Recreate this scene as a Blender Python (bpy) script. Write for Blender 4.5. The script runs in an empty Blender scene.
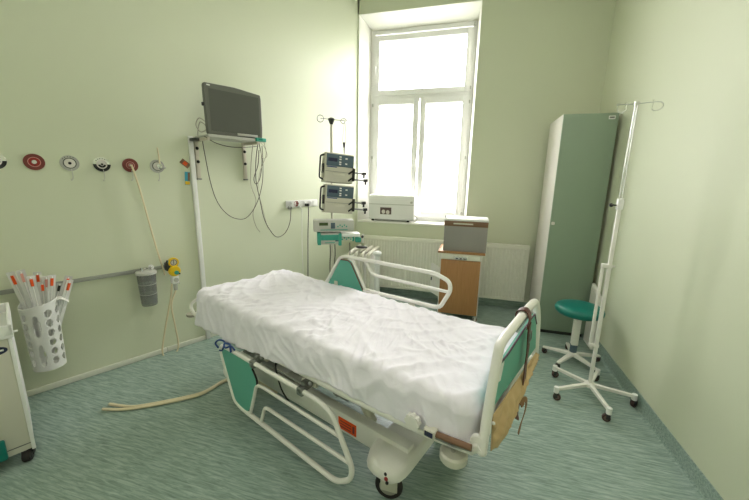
import bpy, bmesh, math, random
from mathutils import Vector as V3, Matrix, noise
random.seed(7)
sc = bpy.context.scene
COL = sc.collection
PI = math.pi
R = math.radians
# ---------------------------------------------------------------- camera geometry
FPX, PITCH, ROLL, YAW, CH = 336.62, 0.20846, 0.01864, 0.27503, 1.65
FWD = V3((-math.sin(YAW)*math.cos(PITCH), math.cos(YAW)*math.cos(PITCH), -math.sin(PITCH)))
_r = V3((math.cos(YAW), math.sin(YAW), 0)); _u = _r.cross(FWD)
RT = _r*math.cos(ROLL) + _u*math.sin(ROLL); UP = -_r*math.sin(ROLL) + _u*math.cos(ROLL)
CAM = V3((0, 0, CH))
def hit(x, y, n, p):                       # where the sight line of a pixel meets a real plane
    d = FWD*FPX + RT*(x-374.5) - UP*(y-250)
    n = V3(n); return CAM + d*((V3(p)-CAM).dot(n)/d.dot(n))
def onz(x, y, z): return hit(x, y, (0, 0, 1), (0, 0, z))
def ony(x, y, Y): return hit(x, y, (0, 1, 0), (0, Y, 0))
YB, XR, HC = 4.58, 1.32, 4.1               # back wall, right wall, ceiling height
LA = V3((-3.105, 1.457, 0)); LD = V3((0.4409, 0.8975, 0)).normalized(); LN = V3((LD.y, -LD.x, 0))
LROT = math.atan2(LD.y, LD.x)
def lw(x, y, off=0.0):                     # (distance along left wall, height) at `off` from it
    q = hit(x, y, LN, LA+LN*off); return ((q-LA).dot(LD), q.z)
def lwp(s, off=0.0, z=0.0): p = LA+LD*s+LN*off; return V3((p.x, p.y, z))
# ---------------------------------------------------------------- helpers
def srgb(r, g, b):
    f = lambda c: (c/255/12.92) if c/255 <= .04045 else ((c/255+.055)/1.055)**2.4
    return (f(r), f(g), f(b), 1)
MT = {}
def mat(name, col, rough=.5, metal=0, spec=.5, bump=0, bscale=60, vary=0, vscale=8, coat=0, alpha=1, trans=0):
    m = bpy.data.materials.new(name); m.use_nodes = True; MT[name] = m
    nt = m.node_tree; b = nt.nodes['Principled BSDF']
    c = srgb(*col)
    b.inputs['Base Color'].default_value = c; b.inputs['Roughness'].default_value = rough
    b.inputs['Metallic'].default_value = metal; b.inputs['Specular IOR Level'].default_value = spec
    b.inputs['Coat Weight'].default_value = coat; b.inputs['Alpha'].default_value = alpha
    b.inputs['Transmission Weight'].default_value = trans
    tc = nt.nodes.new('ShaderNodeTexCoord')
    nz = nt.nodes.new('ShaderNodeTexNoise'); nz.inputs['Scale'].default_value = vscale; nz.inputs['Detail'].default_value = 4
    nt.links.new(tc.outputs['Object'], nz.inputs['Vector'])
    mx = nt.nodes.new('ShaderNodeMix'); mx.data_type = 'RGBA'
    v = vary or .03
    mx.inputs['A'].default_value = tuple(x*(1-v) for x in c[:3])+(1,); mx.inputs['B'].default_value = tuple(min(1, x*(1+v)) for x in c[:3])+(1,)
    nt.links.new(nz.outputs['Fac'], mx.inputs['Factor']); nt.links.new(mx.outputs['Result'], b.inputs['Base Color'])
    if bump:
        n2 = nt.nodes.new('ShaderNodeTexNoise'); n2.inputs['Scale'].default_value = bscale; n2.inputs['Detail'].default_value = 3
        nt.links.new(tc.outputs['Object'], n2.inputs['Vector'])
        bp = nt.nodes.new('ShaderNodeBump'); bp.inputs['Strength'].default_value = bump; bp.inputs['Distance'].default_value = .01
        nt.links.new(n2.outputs['Fac'], bp.inputs['Height']); nt.links.new(bp.outputs['Normal'], b.inputs['Normal'])
    return m
def fillet(pts, r, n=5):
    pts = [V3(p) for p in pts]; out = [pts[0]]
    for i in range(1, len(pts)-1):
        a, b, c = pts[i-1], pts[i], pts[i+1]
        rr = min(r, (a-b).length*.49, (c-b).length*.49)
        p, q = b+(a-b).normalized()*rr, b+(c-b).normalized()*rr
        for k in range(n+1):
            t = k/n; out.append(p*(1-t)**2+b*2*t*(1-t)+q*t*t)
    return out+[pts[-1]]
def smooth(pts, n=6):                       # Catmull-Rom
    P = [V3(p) for p in pts]; P = [P[0]*2-P[1]]+P+[P[-1]*2-P[-2]]; out = []
    for i in range(1, len(P)-2):
        for k in range(n):
            t = k/n; a, b, c, d = P[i-1:i+3]
            out.append(.5*((2*b)+(-a+c)*t+(2*a-5*b+4*c-d)*t*t+(-a+3*b-3*c+d)*t**3))
    return out+[P[-2]]
class MB:
    def __init__(s): s.bm = bmesh.new(); s.mi = 0
    def _add(s, vs, fs):
        v = [s.bm.verts.new(p) for p in vs]; o = []
        for f in fs:
            try:
                F = s.bm.faces.new([v[i] for i in f]); F.material_index = s.mi; o.append(F)
            except ValueError: pass
        return v, o
    def box(s, x0, x1, y0, y1, z0, z1, bev=0, M=None, seg=2):
        b = bmesh.new(); bmesh.ops.create_cube(b, size=1)
        for v in b.verts: v.co = V3(((x0+x1)/2+v.co.x*(x1-x0), (y0+y1)/2+v.co.y*(y1-y0), (z0+z1)/2+v.co.z*(z1-z0)))
        if bev: bmesh.ops.bevel(b, geom=b.edges[:], offset=bev, segments=seg, affect='EDGES', profile=.5)
        s.merge(b, M); return s
    def merge(s, b, M=None):
        b.verts.ensure_lookup_table(); b.verts.index_update()
        s._add([(M @ v.co) if M else v.co.copy() for v in b.verts], [[v.index for v in f.verts] for f in b.faces]); b.free()
    def tube(s, pts, r, seg=10, closed=False, r2=None):
        pts = [V3(p) for p in pts]; n = len(pts); vs = []; fs = []
        T = []
        for i in range(n):
            a = pts[(i-1) % n] if (closed or i > 0) else pts[i]; b = pts[(i+1) % n] if (closed or i < n-1) else pts[i]
            T.append((b-a).normalized() if (b-a).length > 1e-9 else V3((0, 0, 1)))
        N = T[0].orthogonal().normalized()
        for i in range(n):
            N = (N-T[i]*N.dot(T[i])).normalized() if (N-T[i]*N.dot(T[i])).length > 1e-6 else T[i].orthogonal().normalized()
            B = T[i].cross(N); rr = r if r2 is None else r+(r2-r)*i/(n-1)
            for k in range(seg):
                a = 2*PI*k/seg; vs.append(pts[i]+N*math.cos(a)*rr+B*math.sin(a)*rr)
        m = n if closed else n-1
        for i in range(m):
            for k in range(seg):
                j = (i+1) % n; fs.append([i*seg+k, i*seg+(k+1) % seg, j*seg+(k+1) % seg, j*seg+k])
        if not closed: fs += [list(range(seg))[::-1], [(n-1)*seg+k for k in range(seg)]]
        s._add(vs, fs); return s
    def cyl(s, a, b, r, seg=20, r2=None): return s.tube([a, b], r, seg, r2=r2)
    def lathe(s, prof, c=(0, 0, 0), axis='z', seg=28):   # prof: (radius, height) list
        c = V3(c); vs = []; fs = []
        for r, h in prof:
            for k in range(seg):
                a = 2*PI*k/seg; x, y = max(r, 1e-5)*math.cos(a), max(r, 1e-5)*math.sin(a)
                vs.append(c+{'z': V3((x, y, h)), 'y': V3((x, -h, y)), 'x': V3((h, x, y))}[axis])
        for i in range(len(prof)-1):
            for k in range(seg): fs.append([i*seg+k, i*seg+(k+1) % seg, (i+1)*seg+(k+1) % seg, (i+1)*seg+k])
        if prof[0] != prof[-1]: fs += [list(range(seg))[::-1], [(len(prof)-1)*seg+k for k in range(seg)]]
        s._add(vs, fs); return s
    def prism(s, poly, t0, t1, f=lambda a, b, t: (a, t, b)):   # polygon (a,b) extruded t0..t1
        n = len(poly); vs = [f(a, b, t0) for a, b in poly]+[f(a, b, t1) for a, b in poly]
        s._add(vs, [list(range(n))[::-1], list(range(n, 2*n))]+[[i, (i+1) % n, n+(i+1) % n, n+i] for i in range(n)]); return s
    def ball(s, c, r, sc=(1, 1, 1), sub=3):
        b = bmesh.new(); bmesh.ops.create_icosphere(b, subdivisions=sub, radius=r)
        for v in b.verts: v.co = V3(c)+V3((v.co.x*sc[0], v.co.y*sc[1], v.co.z*sc[2]))
        s.merge(b); return s
    def build(s, name, m, parent=None, bevel=0, smoothang=40, loc=None):
        bm = s.bm; bmesh.ops.remove_doubles(bm, verts=bm.verts, dist=1e-6)
        bmesh.ops.recalc_face_normals(bm, faces=bm.faces)
        for f in bm.faces: f.smooth = True
        for e in bm.edges:
            if len(e.link_faces) == 2 and e.calc_face_angle(0) > R(smoothang): e.smooth = False
        me = bpy.data.meshes.new(name); bm.to_mesh(me); bm.free()
        for k in (m if isinstance(m, (list, tuple)) else [m]): me.materials.append(MT[k])
        o = bpy.data.objects.new(name, me); COL.objects.link(o)
        if parent: o.parent = parent
        if loc is not None: o.location = loc
        if bevel:
            b = o.modifiers.new('bevel', 'BEVEL'); b.width = bevel; b.segments = 2; b.limit_method = 'ANGLE'; b.harden_normals = False
        return o
def tag(o, label=None, cat=None, group=None, kind=None):
    if label: o['label'] = label
    if cat: o['category'] = cat
    if group: o['group'] = group
    if kind: o['kind'] = kind
    return o
def thing(name, label, cat, loc=(0, 0, 0), rz=0, group=None, rx=0, ry=0):
    o = bpy.data.objects.new(name, None); COL.objects.link(o); o.empty_display_size = .1
    o.location = loc; o.rotation_euler = (rx, ry, rz); return tag(o, label, cat, group)
def struct(name, mb, m, bevel=0): return tag(mb.build(name, m, bevel=bevel), kind='structure')
def copy_tree(o, parent=None):
    c = o.copy(); COL.objects.link(c); c.parent = parent
    for ch in [x for x in COL.objects if x.parent == o]: copy_tree(ch, c)
    return c
def fan(cx, cy, r, n, a0=0): return [(cx+r*math.cos(a0+2*PI*k/n), cy+r*math.sin(a0+2*PI*k/n)) for k in range(n)]
# ---------------------------------------------------------------- materials
mat('wall_paint', (211, 216, 190), .55, spec=.35, bump=.05, bscale=120, vary=.015, vscale=1.2)
mat('ceiling_paint', (238, 240, 230), .7)
mat('reveal_white', (240, 240, 230), .6)
mat('pvc_white', (243, 243, 240), .3, spec=.5)
mat('channel_white', (226, 226, 212), .4)
mat('cream', (236, 234, 226), .32, spec=.5)
mat('cream_dark', (214, 211, 196), .42)
mat('radiator', (236, 236, 220), .35)
mat('teal', (96, 174, 154), .45)
mat('teal_seat', (0, 116, 104), .38, bump=.03, bscale=300)
mat('door_green', (140, 158, 136), .5)
mat('side_white', (222, 218, 210), .5)
mat('steel', (200, 200, 200), .22, 1)
mat('chrome', (225, 225, 225), .12, 1)
mat('steel_dull', (150, 152, 148), .4, 1)
mat('rail_grey', (150, 152, 142), .45)
mat('bracket_beige', (216, 208, 194), .5)
mat('black', (18, 18, 20), .45)
mat('dark_grey', (52, 52, 52), .5)
mat('rubber', (38, 32, 32), .6)
mat('wheel_brown', (112, 94, 84), .5)
mat('wheel_grey', (168, 164, 152), .5)
mat('maroon_wheel', (74, 50, 48), .5)
mat('mid_grey', (128, 128, 124), .5)
mat('light_grey', (190, 190, 182), .45)
mat('tv_bezel', (108, 109, 102), .4)
mat('tv_screen', (84, 86, 80), .28, spec=.6)
mat('device_beige', (206, 203, 188), .5)
mat('device_blue', (84, 104, 118), .4)
mat('device_teal', (60, 160, 140), .45)
mat('lcd', (60, 78, 40), .3)
mat('red', (152, 34, 34), .45)
mat('dark_red', (120, 52, 46), .5)
mat('pinkish', (214, 150, 140), .5)
mat('yellow', (236, 196, 16), .35)
mat('orange', (232, 84, 20), .5)
mat('blue', (20, 62, 128), .5)
mat('blue_light', (60, 160, 190), .5)
mat('paper', (240, 240, 236), .7)
mat('leather', (86, 42, 30), .45, bump=.1, bscale=200, vary=.15, vscale=30)
mat('leather_inside', (140, 104, 66), .6)
mat('beige_cloth', (206, 176, 130), .85, vary=.1, vscale=12)
mat('hose', (226, 214, 180), .4)
mat('cable_dark', (86, 84, 74), .5)
mat('cable_light', (176, 172, 152), .5)
mat('box_grey', (150, 146, 140), .6)
mat('box_brown', (128, 96, 72), .6)
mat('panel_plum', (70, 40, 60), .6)  # dark purple of the foot panel's edge trim
mat('photo_a', (92, 74, 70), .6, vary=.3, vscale=60)
mat('photo_b', (60, 120, 160), .6, vary=.5, vscale=50)
mat('fill_body', (240, 240, 240), .5)
mat('lcd_navy', (30, 34, 70), .3)

def nodes(name):
    m = bpy.data.materials.new(name); m.use_nodes = True; MT[name] = m
    return m.node_tree, m.node_tree.nodes['Principled BSDF']
# linoleum with streaks along X
def lino(name, dk=1.0, obj=True):
    nt, b = nodes(name); N = nt.nodes.new; L = nt.links.new
    tc = N('ShaderNodeTexCoord'); mp = N('ShaderNodeMapping'); mp.inputs['Scale'].default_value = (3.2, 30, 30)
    L(tc.outputs['Object'], mp.inputs['Vector'])
    n1 = N('ShaderNodeTexNoise'); n1.inputs['Scale'].default_value = 2.6; n1.inputs['Detail'].default_value = 8; n1.inputs['Roughness'].default_value = .65; n1.inputs['Distortion'].default_value = .6
    L(mp.outputs[0], n1.inputs['Vector'])
    cr = N('ShaderNodeValToRGB'); e = cr.color_ramp.elements
    e[0].position = .30; e[0].color = tuple(x*dk for x in srgb(110, 132, 121)[:3])+(1,)
    e[1].position = .74; e[1].color = tuple(x*dk for x in srgb(186, 202, 194)[:3])+(1,)
    k = cr.color_ramp.elements.new(.5); k.color = tuple(x*dk for x in srgb(145, 165, 154)[:3])+(1,)
    L(n1.outputs['Fac'], cr.inputs[0]); L(cr.outputs[0], b.inputs['Base Color'])
    n2 = N('ShaderNodeTexNoise'); n2.inputs['Scale'].default_value = 3; n2.inputs['Detail'].default_value = 5
    L(tc.outputs['Object'], n2.inputs['Vector'])
    mr = N('ShaderNodeMapRange'); mr.inputs['To Min'].default_value = .30; mr.inputs['To Max'].default_value = .46
    L(n2.outputs['Fac'], mr.inputs['Value']); L(mr.outputs[0], b.inputs['Roughness'])
    bp = N('ShaderNodeBump'); bp.inputs['Strength'].default_value = .05; bp.inputs['Distance'].default_value = .003
    L(n1.outputs['Fac'], bp.inputs['Height']); L(bp.outputs[0], b.inputs['Normal'])
lino('lino')
# wood grain
nt, b = nodes('beech'); tc = nt.nodes.new('ShaderNodeTexCoord'); mp = nt.nodes.new('ShaderNodeMapping'); mp.inputs['Scale'].default_value = (40, 40, 2)
n1 = nt.nodes.new('ShaderNodeTexNoise'); n1.inputs['Scale'].default_value = 3; n1.inputs['Detail'].default_value = 5
cr = nt.nodes.new('ShaderNodeValToRGB'); cr.color_ramp.elements[0].color = srgb(158, 110, 66); cr.color_ramp.elements[1].color = srgb(190, 142, 92)
nt.links.new(tc.outputs['Object'], mp.inputs[0]); nt.links.new(mp.outputs[0], n1.inputs[0]); nt.links.new(n1.outputs[0], cr.inputs[0]); nt.links.new(cr.outputs[0], b.inputs['Base Color']); b.inputs['Roughness'].default_value = .45
# sheet
nt, b = nodes('sheet'); b.inputs['Base Color'].default_value = srgb(243, 239, 248); b.inputs['Roughness'].default_value = .85; b.inputs['Sheen Weight'].default_value = .2; b.inputs['Specular IOR Level'].default_value = .2
tc = nt.nodes.new('ShaderNodeTexCoord'); n1 = nt.nodes.new('ShaderNodeTexNoise'); n1.inputs['Scale'].default_value = 14; n1.inputs['Detail'].default_value = 6; n1.inputs['Distortion'].default_value = .8
bp = nt.nodes.new('ShaderNodeBump'); bp.inputs['Strength'].default_value = .5; bp.inputs['Distance'].default_value = .007
nt.links.new(tc.outputs['Object'], n1.inputs[0]); nt.links.new(n1.outputs[0], bp.inputs['Height']); nt.links.new(bp.outputs[0], b.inputs['Normal'])
# thin glass and clear plastics: straight-through plus a gloss
def clear(name, tint, gl=.08, rough=.05, diff=0, dcol=(255, 255, 255), translucent=False):
    m = bpy.data.materials.new(name); m.use_nodes = True; MT[name] = m; nt = m.node_tree; nt.nodes.clear(); N = nt.nodes.new
    o = N('ShaderNodeOutputMaterial'); t = N('ShaderNodeBsdfTransparent'); t.inputs[0].default_value = srgb(*tint)
    g = N('ShaderNodeBsdfGlossy'); g.inputs['Roughness'].default_value = rough
    m1 = N('ShaderNodeMixShader'); m1.inputs[0].default_value = gl
    nt.links.new(t.outputs[0], m1.inputs[1]); nt.links.new(g.outputs[0], m1.inputs[2]); last = m1
    if diff:
        d = N('ShaderNodeBsdfTranslucent' if translucent else 'ShaderNodeBsdfDiffuse'); d.inputs[0].default_value = srgb(*dcol)
        m2 = N('ShaderNodeMixShader'); m2.inputs[0].default_value = diff
        nt.links.new(m1.outputs[0], m2.inputs[1]); nt.links.new(d.outputs[0], m2.inputs[2]); last = m2
    nt.links.new(last.outputs[0], o.inputs[0])
clear('glass', (250, 252, 250), .05, .02)
clear('privacy_film', (250, 250, 250), .02, .3, .5, (250, 250, 250), True)
clear('smoke_plastic', (222, 222, 220), .14, .12, .3, (168, 170, 168))
clear('clear_plastic', (244, 244, 240), .14, .12, .45, (236, 236, 230))
clear('milky_plastic', (252, 252, 250), .08, .3, .60, (255, 255, 252))
clear('wrapper_film', (250, 250, 248), .10, .2, .6, (250, 250, 248))
nt, b = nodes('fill_glow'); b.inputs['Emission Color'].default_value = (1, .94, .93, 1); b.inputs['Emission Strength'].default_value = 8.5  # emission of the added ceiling fill lamps

# ---------------------------------------------------------------- the room
f = MB(); f.box(-5.2, 1.5, -1.8, 5.0, -.1, 0); struct('floor', f, 'lino')
f = MB(); f.box(-5.2, 1.5, -1.8, 5.0, HC, HC+.1); struct('ceiling', f, 'ceiling_paint')
f = MB(); f.box(XR, XR+.15, -1.8, 5.0, 0, HC); struct('wall_right', f, 'wall_paint')
f = MB(); f.box(-5.2, 1.5, -1.8, -1.65, 0, HC); struct('wall_front', f, 'wall_paint')
f = MB(); a, b_ = lwp(-3.7), lwp(3.48); c_, d_ = lwp(3.9, -.2), lwp(-3.7, -.2)
f.prism([(a.x, a.y), (b_.x, b_.y), (c_.x, c_.y), (d_.x, d_.y)], 0, HC, lambda x, y, t: (x, y, t)); 
f.bm.clear()
def lslab(s0, s1, z0, z1):
    if s1 > 3.4: a, b_, c_, d_ = lwp(s0), lwp(3.48), lwp(3.9, -.2), lwp(s0, -.2)
    else: a, b_, c_, d_ = lwp(s0), lwp(s1), lwp(s1, -.2), lwp(s0, -.2)
    f.prism([(a.x, a.y), (b_.x, b_.y), (c_.x, c_.y), (d_.x, d_.y)], z0, z1, lambda x, y, t: (x, y, t))
WS0, WS1, WZ0, WZ1 = -2.5, -1.3, 2.3, 3.7  # opening for the added window, outside the camera's view
lslab(-3.7, WS0, 0, HC); lslab(WS1, 3.9, 0, HC); lslab(WS0, WS1, 0, WZ0); lslab(WS0, WS1, WZ1, HC)
struct('wall_left', f, 'wall_paint')
w2 = thing('fill_window', None, None, lwp(0), LROT); w2['kind'] = 'structure'  # unseen extra window, added to let more light onto the right wall
f = MB(); f.box(WS0, WS0+.08, .10, .16, WZ0, WZ1, .004); f.box(WS1-.08, WS1, .10, .16, WZ0, WZ1, .004); f.box(WS0+.07, WS1-.07, .10, .16, WZ0, WZ0+.08, .004); f.box(WS0+.07, WS1-.07, .10, .16, WZ1-.08, WZ1, .004)
f.box((WS0+WS1)/2-.04, (WS0+WS1)/2+.04, .10, .16, WZ0+.07, WZ1-.07, .004); f.build('window_frame', 'pvc_white', w2)
f = MB(); f.box(WS0+.07, WS1-.07, .128, .134, WZ0+.07, WZ1-.07); f.build('pane', 'glass', w2)
SILL, WT = 1.06, 5.0
flat = lambda x, y, t: (x, y, t)
f = MB(); OL0, OL1, OR0, OR1 = -1.556, -1.475, -.045, -.08
f.prism([(OR0, YB), (XR, YB), (XR, WT), (OR1, WT)], SILL, 3.9, flat)
f.prism([(-1.63, YB), (XR, YB), (XR, WT), (-1.63, WT)], 0, SILL, flat)
f.prism([(-1.572, YB), (OL0, YB), (OL1, WT), (-1.78, WT)], SILL, 3.9, flat)
f.prism([(-1.63, YB), (XR, YB), (XR, WT), (-1.63, WT)], 3.9, HC, flat)
f.prism([(YB, 3.70), (YB, 3.9), (WT, 3.9), (WT, 3.60)], OL0-.05, OR0+.05, lambda y, z, t: (t, y, z))
struct('wall_back', f, 'wall_paint')
# white painted lining of the window recess
f = MB()
f.prism([(OL0+.0005, YB+.001), (OL0+.004, YB+.001), (OL1+.004, 4.9), (OL1+.0005, 4.9)], SILL, 3.70, flat)
f.prism([(OR0-.0005, YB+.001), (OR0-.004, YB+.001), (OR1-.004, 4.9), (OR1-.0005, 4.9)], SILL, 3.70, flat)
f.prism([(YB+.001, 3.699), (YB+.001, 3.695), (4.9, 3.617), (4.9, 3.622)], OL0+.003, OR0-.003, lambda y, z, t: (t, y, z))
struct('trim_1', f, 'reveal_white')
f = MB(); f.box(OL0+.004, OR0-.004, YB-.012, 4.89, SILL-.018, SILL+.004, .003); o = struct('trim_2', f, 'reveal_white')
# skirting: green coved linoleum on the right and back, white channel on the left
f = MB(); f.prism([(XR-.006, 0), (XR-.006, .115), (XR-.0005, .117), (XR-.0005, .0)], -1.6, YB, lambda x, z, t: (x, t, z))
f.prism([(XR-.03, .0006), (XR-.012, .006), (XR-.006, .02), (XR-.004, .0006)], -1.6, YB, lambda x, z, t: (x, t, z))
struct('baseboard_right', f, 'lino')
f = MB(); f.box(-1.5, XR-.01, YB-.006, YB-.0005, 0.001, .10); struct('baseboard_back', f, 'lino')
f = MB()
def lbox(mb, s0, s1, o0, o1, z0, z1, bev=0):
    M = Matrix.Translation(LA) @ Matrix.Rotation(LROT, 4, 'Z'); mb.box(s0, s1, -o1, -o0, z0, z1, bev, M)
lbox(f, -3.6, -.3, .0005, .02, .001, .045, .003); lbox(f, -.297, .935, .0005, .02, .001, .045, .003); lbox(f, .94, 1.29, .0005, .02, .001, .045, .003)
struct('baseboard_left', f, 'channel_white')
f = MB(); lbox(f, 1.34, 3.46, .0005, .008, .001, .05); struct('trim_3', f, 'channel_white')
# vertical white trunking up to the screen shelf
s0, z0 = lw(190, 136); s1, _ = lw(204, 341)
f = MB(); lbox(f, 1.295, 1.335, .0005, .03, .002, 2.0, .003); struct('trim_4', f, 'pvc_white')

# window
FY0, FY1 = 4.89, 4.96
def bars(mb, x0, x1, z0, z1, w, y0, y1, b=.004, wb=None):
    wb = wb or w
    mb.box(x0, x0+w, y0, y1, z0, z1, b); mb.box(x1-w, x1, y0, y1, z0, z1, b)
    mb.box(x0+w-.004, x1-w+.004, y0, y1, z0, z0+wb, b); mb.box(x0+w-.004, x1-w+.004, y0, y1, z1-w, z1, b)
wn = thing('window_1', None, None, (0, 0, 0)); wn['kind'] = 'structure'
f = MB(); bars(f, -1.474, -.081, SILL+.004, 3.618, .055, FY0, FY1); f.box(-1.43, -.12, FY0, FY1, 2.735, 2.79, .004); f.build('window_frame', 'pvc_white', wn)
f = MB(); bars(f, -1.425, -.13, 2.785, 3.545, .072, FY0-.02, FY1-.005); f.box(-.765, -.745, FY0+.0, FY1-.02, 2.85, 3.48, .003); f.build('transom_sash', 'pvc_white', wn)
for x0, x1 in ((-1.425, -.785), (-.765, -.13)):
    f = MB(); bars(f, x0, x1, SILL+.055, 2.742, .078, FY0-.02, FY1-.005, wb=.09); s_ = f.build('casement_sash', 'pvc_white', wn)
    f = MB(); f.box(x0+.07, x1-.07, 4.925, 4.931, SILL+.13, 2.67); f.build('pane', 'glass', s_)
    f = MB(); f.box(x0+.076, x1-.076, 4.917, 4.9185, SILL+.14, 1.915); f.build('privacy_film', 'privacy_film', s_)
    f = MB(); f.cyl((x0+.07, 4.905, 1.92), (x1-.07, 4.905, 1.92), .005, 8); f.ball((x0+.085, 4.90, 1.92), .009, sub=1); f.ball((x1-.085, 4.90, 1.92), .009, sub=1); f.build('curtain_rod', 'steel_dull', s_)
f = MB(); f.box(-1.36, -.19, 4.925, 4.931, 2.85, 3.48); f.build('pane', 'glass', wn)
f = MB(); f.box(-.80, -.785, FY0-.05, FY0-.02, 1.93, 1.955, .004); f.box(-.80, -.787, FY0-.062, FY0-.048, 1.82, 1.95, .005); f.build('handle', 'pvc_white', wn)
f = MB(); f.box(-1.41, -1.395, FY0-.05, FY0-.02, 3.14, 3.16, .004); f.box(-1.41, -1.396, FY0-.06, FY0-.046, 3.06, 3.16, .005); f.build('handle', 'pvc_white', wn)
f = MB()
for z in (3.57, 2.83, 2.66, 1.95, 1.2): f.cyl((-.118, FY0-.03, z-.02), (-.118, FY0-.03, z+.02), .011, 10)
for z in (2.66, 1.95, 1.2): f.cyl((-1.437, FY0-.03, z-.02), (-1.437, FY0-.03, z+.02), .011, 10)
f.build('hinge', 'light_grey', wn)

# ---------------------------------------------------------------- radiator
rd = thing('panel_radiator', 'long white ribbed panel radiator on the wall under the window', 'radiator', (-1.42, 4.48, 0))
W = 2.16; z0, z1 = .13, .855
f = MB(); prof = []
n = 54
for i in range(n):
    x = i*W/n; w = W/n
    prof += [(x, 0), (x+w*.30, 0), (x+w*.42, .009), (x+w*.88, .009)]
prof += [(W, 0), (W, .02), (0, .02)]
f.prism([(p, q) for p, q in prof], z0+.03, z1-.045, lambda x, y, t: (x, y, t)); f.box(0, W, 0, .02, z0, z0+.032, .004); f.box(0, W, 0, .02, z1-.047, z1, .004)
f.build('front_panel', 'radiator', rd, smoothang=25)
f = MB(); f.box(-.004, W+.004, .002, .085, z1-.004, z1+.008, .003)
for i in range(70): f.box(.02+i*(W-.04)/70, .034+i*(W-.04)/70, .02, .07, z1+.0075, z1+.0095)
f.build('top_grille', 'radiator', rd)
f = MB(); f.box(-.005, .002, .002, .085, z0+.01, z1, .002); f.box(W-.002, W+.005, .002, .085, z0+.01, z1, .002); f.box(.01, W-.01, .065, .08, z0, z1-.01); f.box(.3, .36, .08, .0998, z0, z1-.05); f.box(W-.36, W-.3, .08, .0998, z0, z1-.05); f.build('side_cover', 'radiator', rd)
f = MB(); f.cyl((-.03, .04, z0+.62), (-.03, .04, z1+.02), .02, 14); f.cyl((-.03, .04, z0+.68), (.0, .04, z0+.68), .012); f.build('valve', 'pvc_white', rd)

# ---------------------------------------------------------------- tall cabinet
cb = thing('tall_cabinet', 'tall narrow cabinet with sage green door in the right corner', 'cabinet', (.808, 3.873, 0))
CW, CD, CZ = .475, .62, 2.305
f = MB(); f.box(0, CW, .018, CD, .04, CZ, .002); f.build('body', 'side_white', cb)
f = MB(); f.box(.002, CW-.002, 0, .0175, .045, CZ-.003, .0015); dr = f.build('door', 'door_green', cb)
f = MB(); f.box(.02, CW-.02, .03, CD-.02, 0, .04); f.build('plinth', 'dark_grey', cb)
f = MB(); f.box(.012, .042, -.018, 0, 1.215, 1.245, .005); f.build('handle', 'side_white', dr)
f = MB(); f.box(CW-.085, CW-.03, -.004, 0, CZ-.06, CZ-.028, .001); nh = f.build('number_plate', 'paper', dr)
f = MB(); f.box(CW-.078, CW-.037, -.005, -.004, CZ-.052, CZ-.036); f.build('card', 'mid_grey', dr)
# folded board in the gap
bd = thing('folded_board', 'white folded board standing in the gap between green cabinet and right wall', 'board', (1.262, 3.60, 0), 0)
f = MB(); f.prism([(0, .001), (.235, .001), (.235, .64), (.0, .57)], 0, .032, lambda y, z, t: (t, y, z)); f.build('panel', 'cream', bd, bevel=.006)
f = MB(); f.prism([(.02, .03), (.215, .03), (.215, .60), (.02, .54)], -.003, .0, lambda y, z, t: (t, y, z)); f.build('inset', 'side_white', bd)

# ---------------------------------------------------------------- casters helper
def caster(parent, x, y, ang, r=.027, w=.02, top=.09, wheel='maroon_wheel', fork='dark_grey', name='caster'):
    M = Matrix.Translation((x, y, 0)) @ Matrix.Rotation(ang, 4, 'Z')
    f = MB(); b = MB()
    b.lathe([(r*.62, -w*.55), (r*.93, -w*.6), (r, -w*.4), (r, w*.4), (r*.93, w*.6), (r*.62, w*.55)], (0, 0, 0), 'y', 22)
    for v in b.bm.verts: v.co += V3((r*.35, 0, r))
    f.merge(b.bm, M)
    o = f.build(name, wheel, parent)
    h = MB(); b = MB(); b.lathe([(.002, -w*.75), (r*.5, -w*.7), (r*.63, -w*.5), (r*.63, w*.5), (r*.5, w*.7), (.002, w*.75)], (0, 0, 0), 'y', 18)
    for v in b.bm.verts: v.co += V3((r*.35, 0, r))
    h.merge(b.bm, M); h.build('wheel_hub', 'wheel_brown' if wheel != 'rubber' else 'dark_grey', o)
    g = MB(); b = MB(); b.box(-r*.45, r*.8, -w*.8, w*.8, r*2.02, r*2.2, w*.1); b.cyl((0, 0, r*2.1), (0, 0, top), .009, 10)
    b.box(-r*.45, r*.45, -w*.85, -w*.68, r*.8, r*2.1, .001); b.box(-r*.45, r*.45, w*.68, w*.85, r*.8, r*2.1, .001)
    g.merge(b.bm, M); g.build('fork', fork, o)
    return o
# ---------------------------------------------------------------- swivel stool
st = thing('swivel_stool', 'round stool with teal padded seat in front of the green cabinet', 'stool', (1.02, 3.30, 0))
SH = .522
f = MB(); f.lathe([(.02, SH-.052), (.15, SH-.05), (.182, SH-.04), (.197, SH-.02), (.199, SH), (.192, SH+.018), (.173, SH+.032), (.12, SH+.040), (.02, SH+.043)], (0, 0, 0), 'z', 48); f.build('seat', 'teal_seat', st)
f = MB(); f.lathe([(.03, SH-.062), (.12, SH-.060), (.12, SH-.053), (.03, SH-.053)]); f.cyl((0, 0, .11), (0, 0, SH-.06), .019, 18); f.build('gas_lift', 'steel_dull', st)
f = MB(); f.box(-.028, .028, -.028, .028, .17, SH-.075, .008); f.build('column', 'cream', st)
f = MB(); f.cyl((0, 0, .095), (0, 0, .17), .03, 20); f.build('collar', 'device_blue', st)
f = MB(); f.lathe([(.042, .062), (.045, .07), (.045, .09), (.03, .10)]); f.build('hub', 'cream', st)
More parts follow.
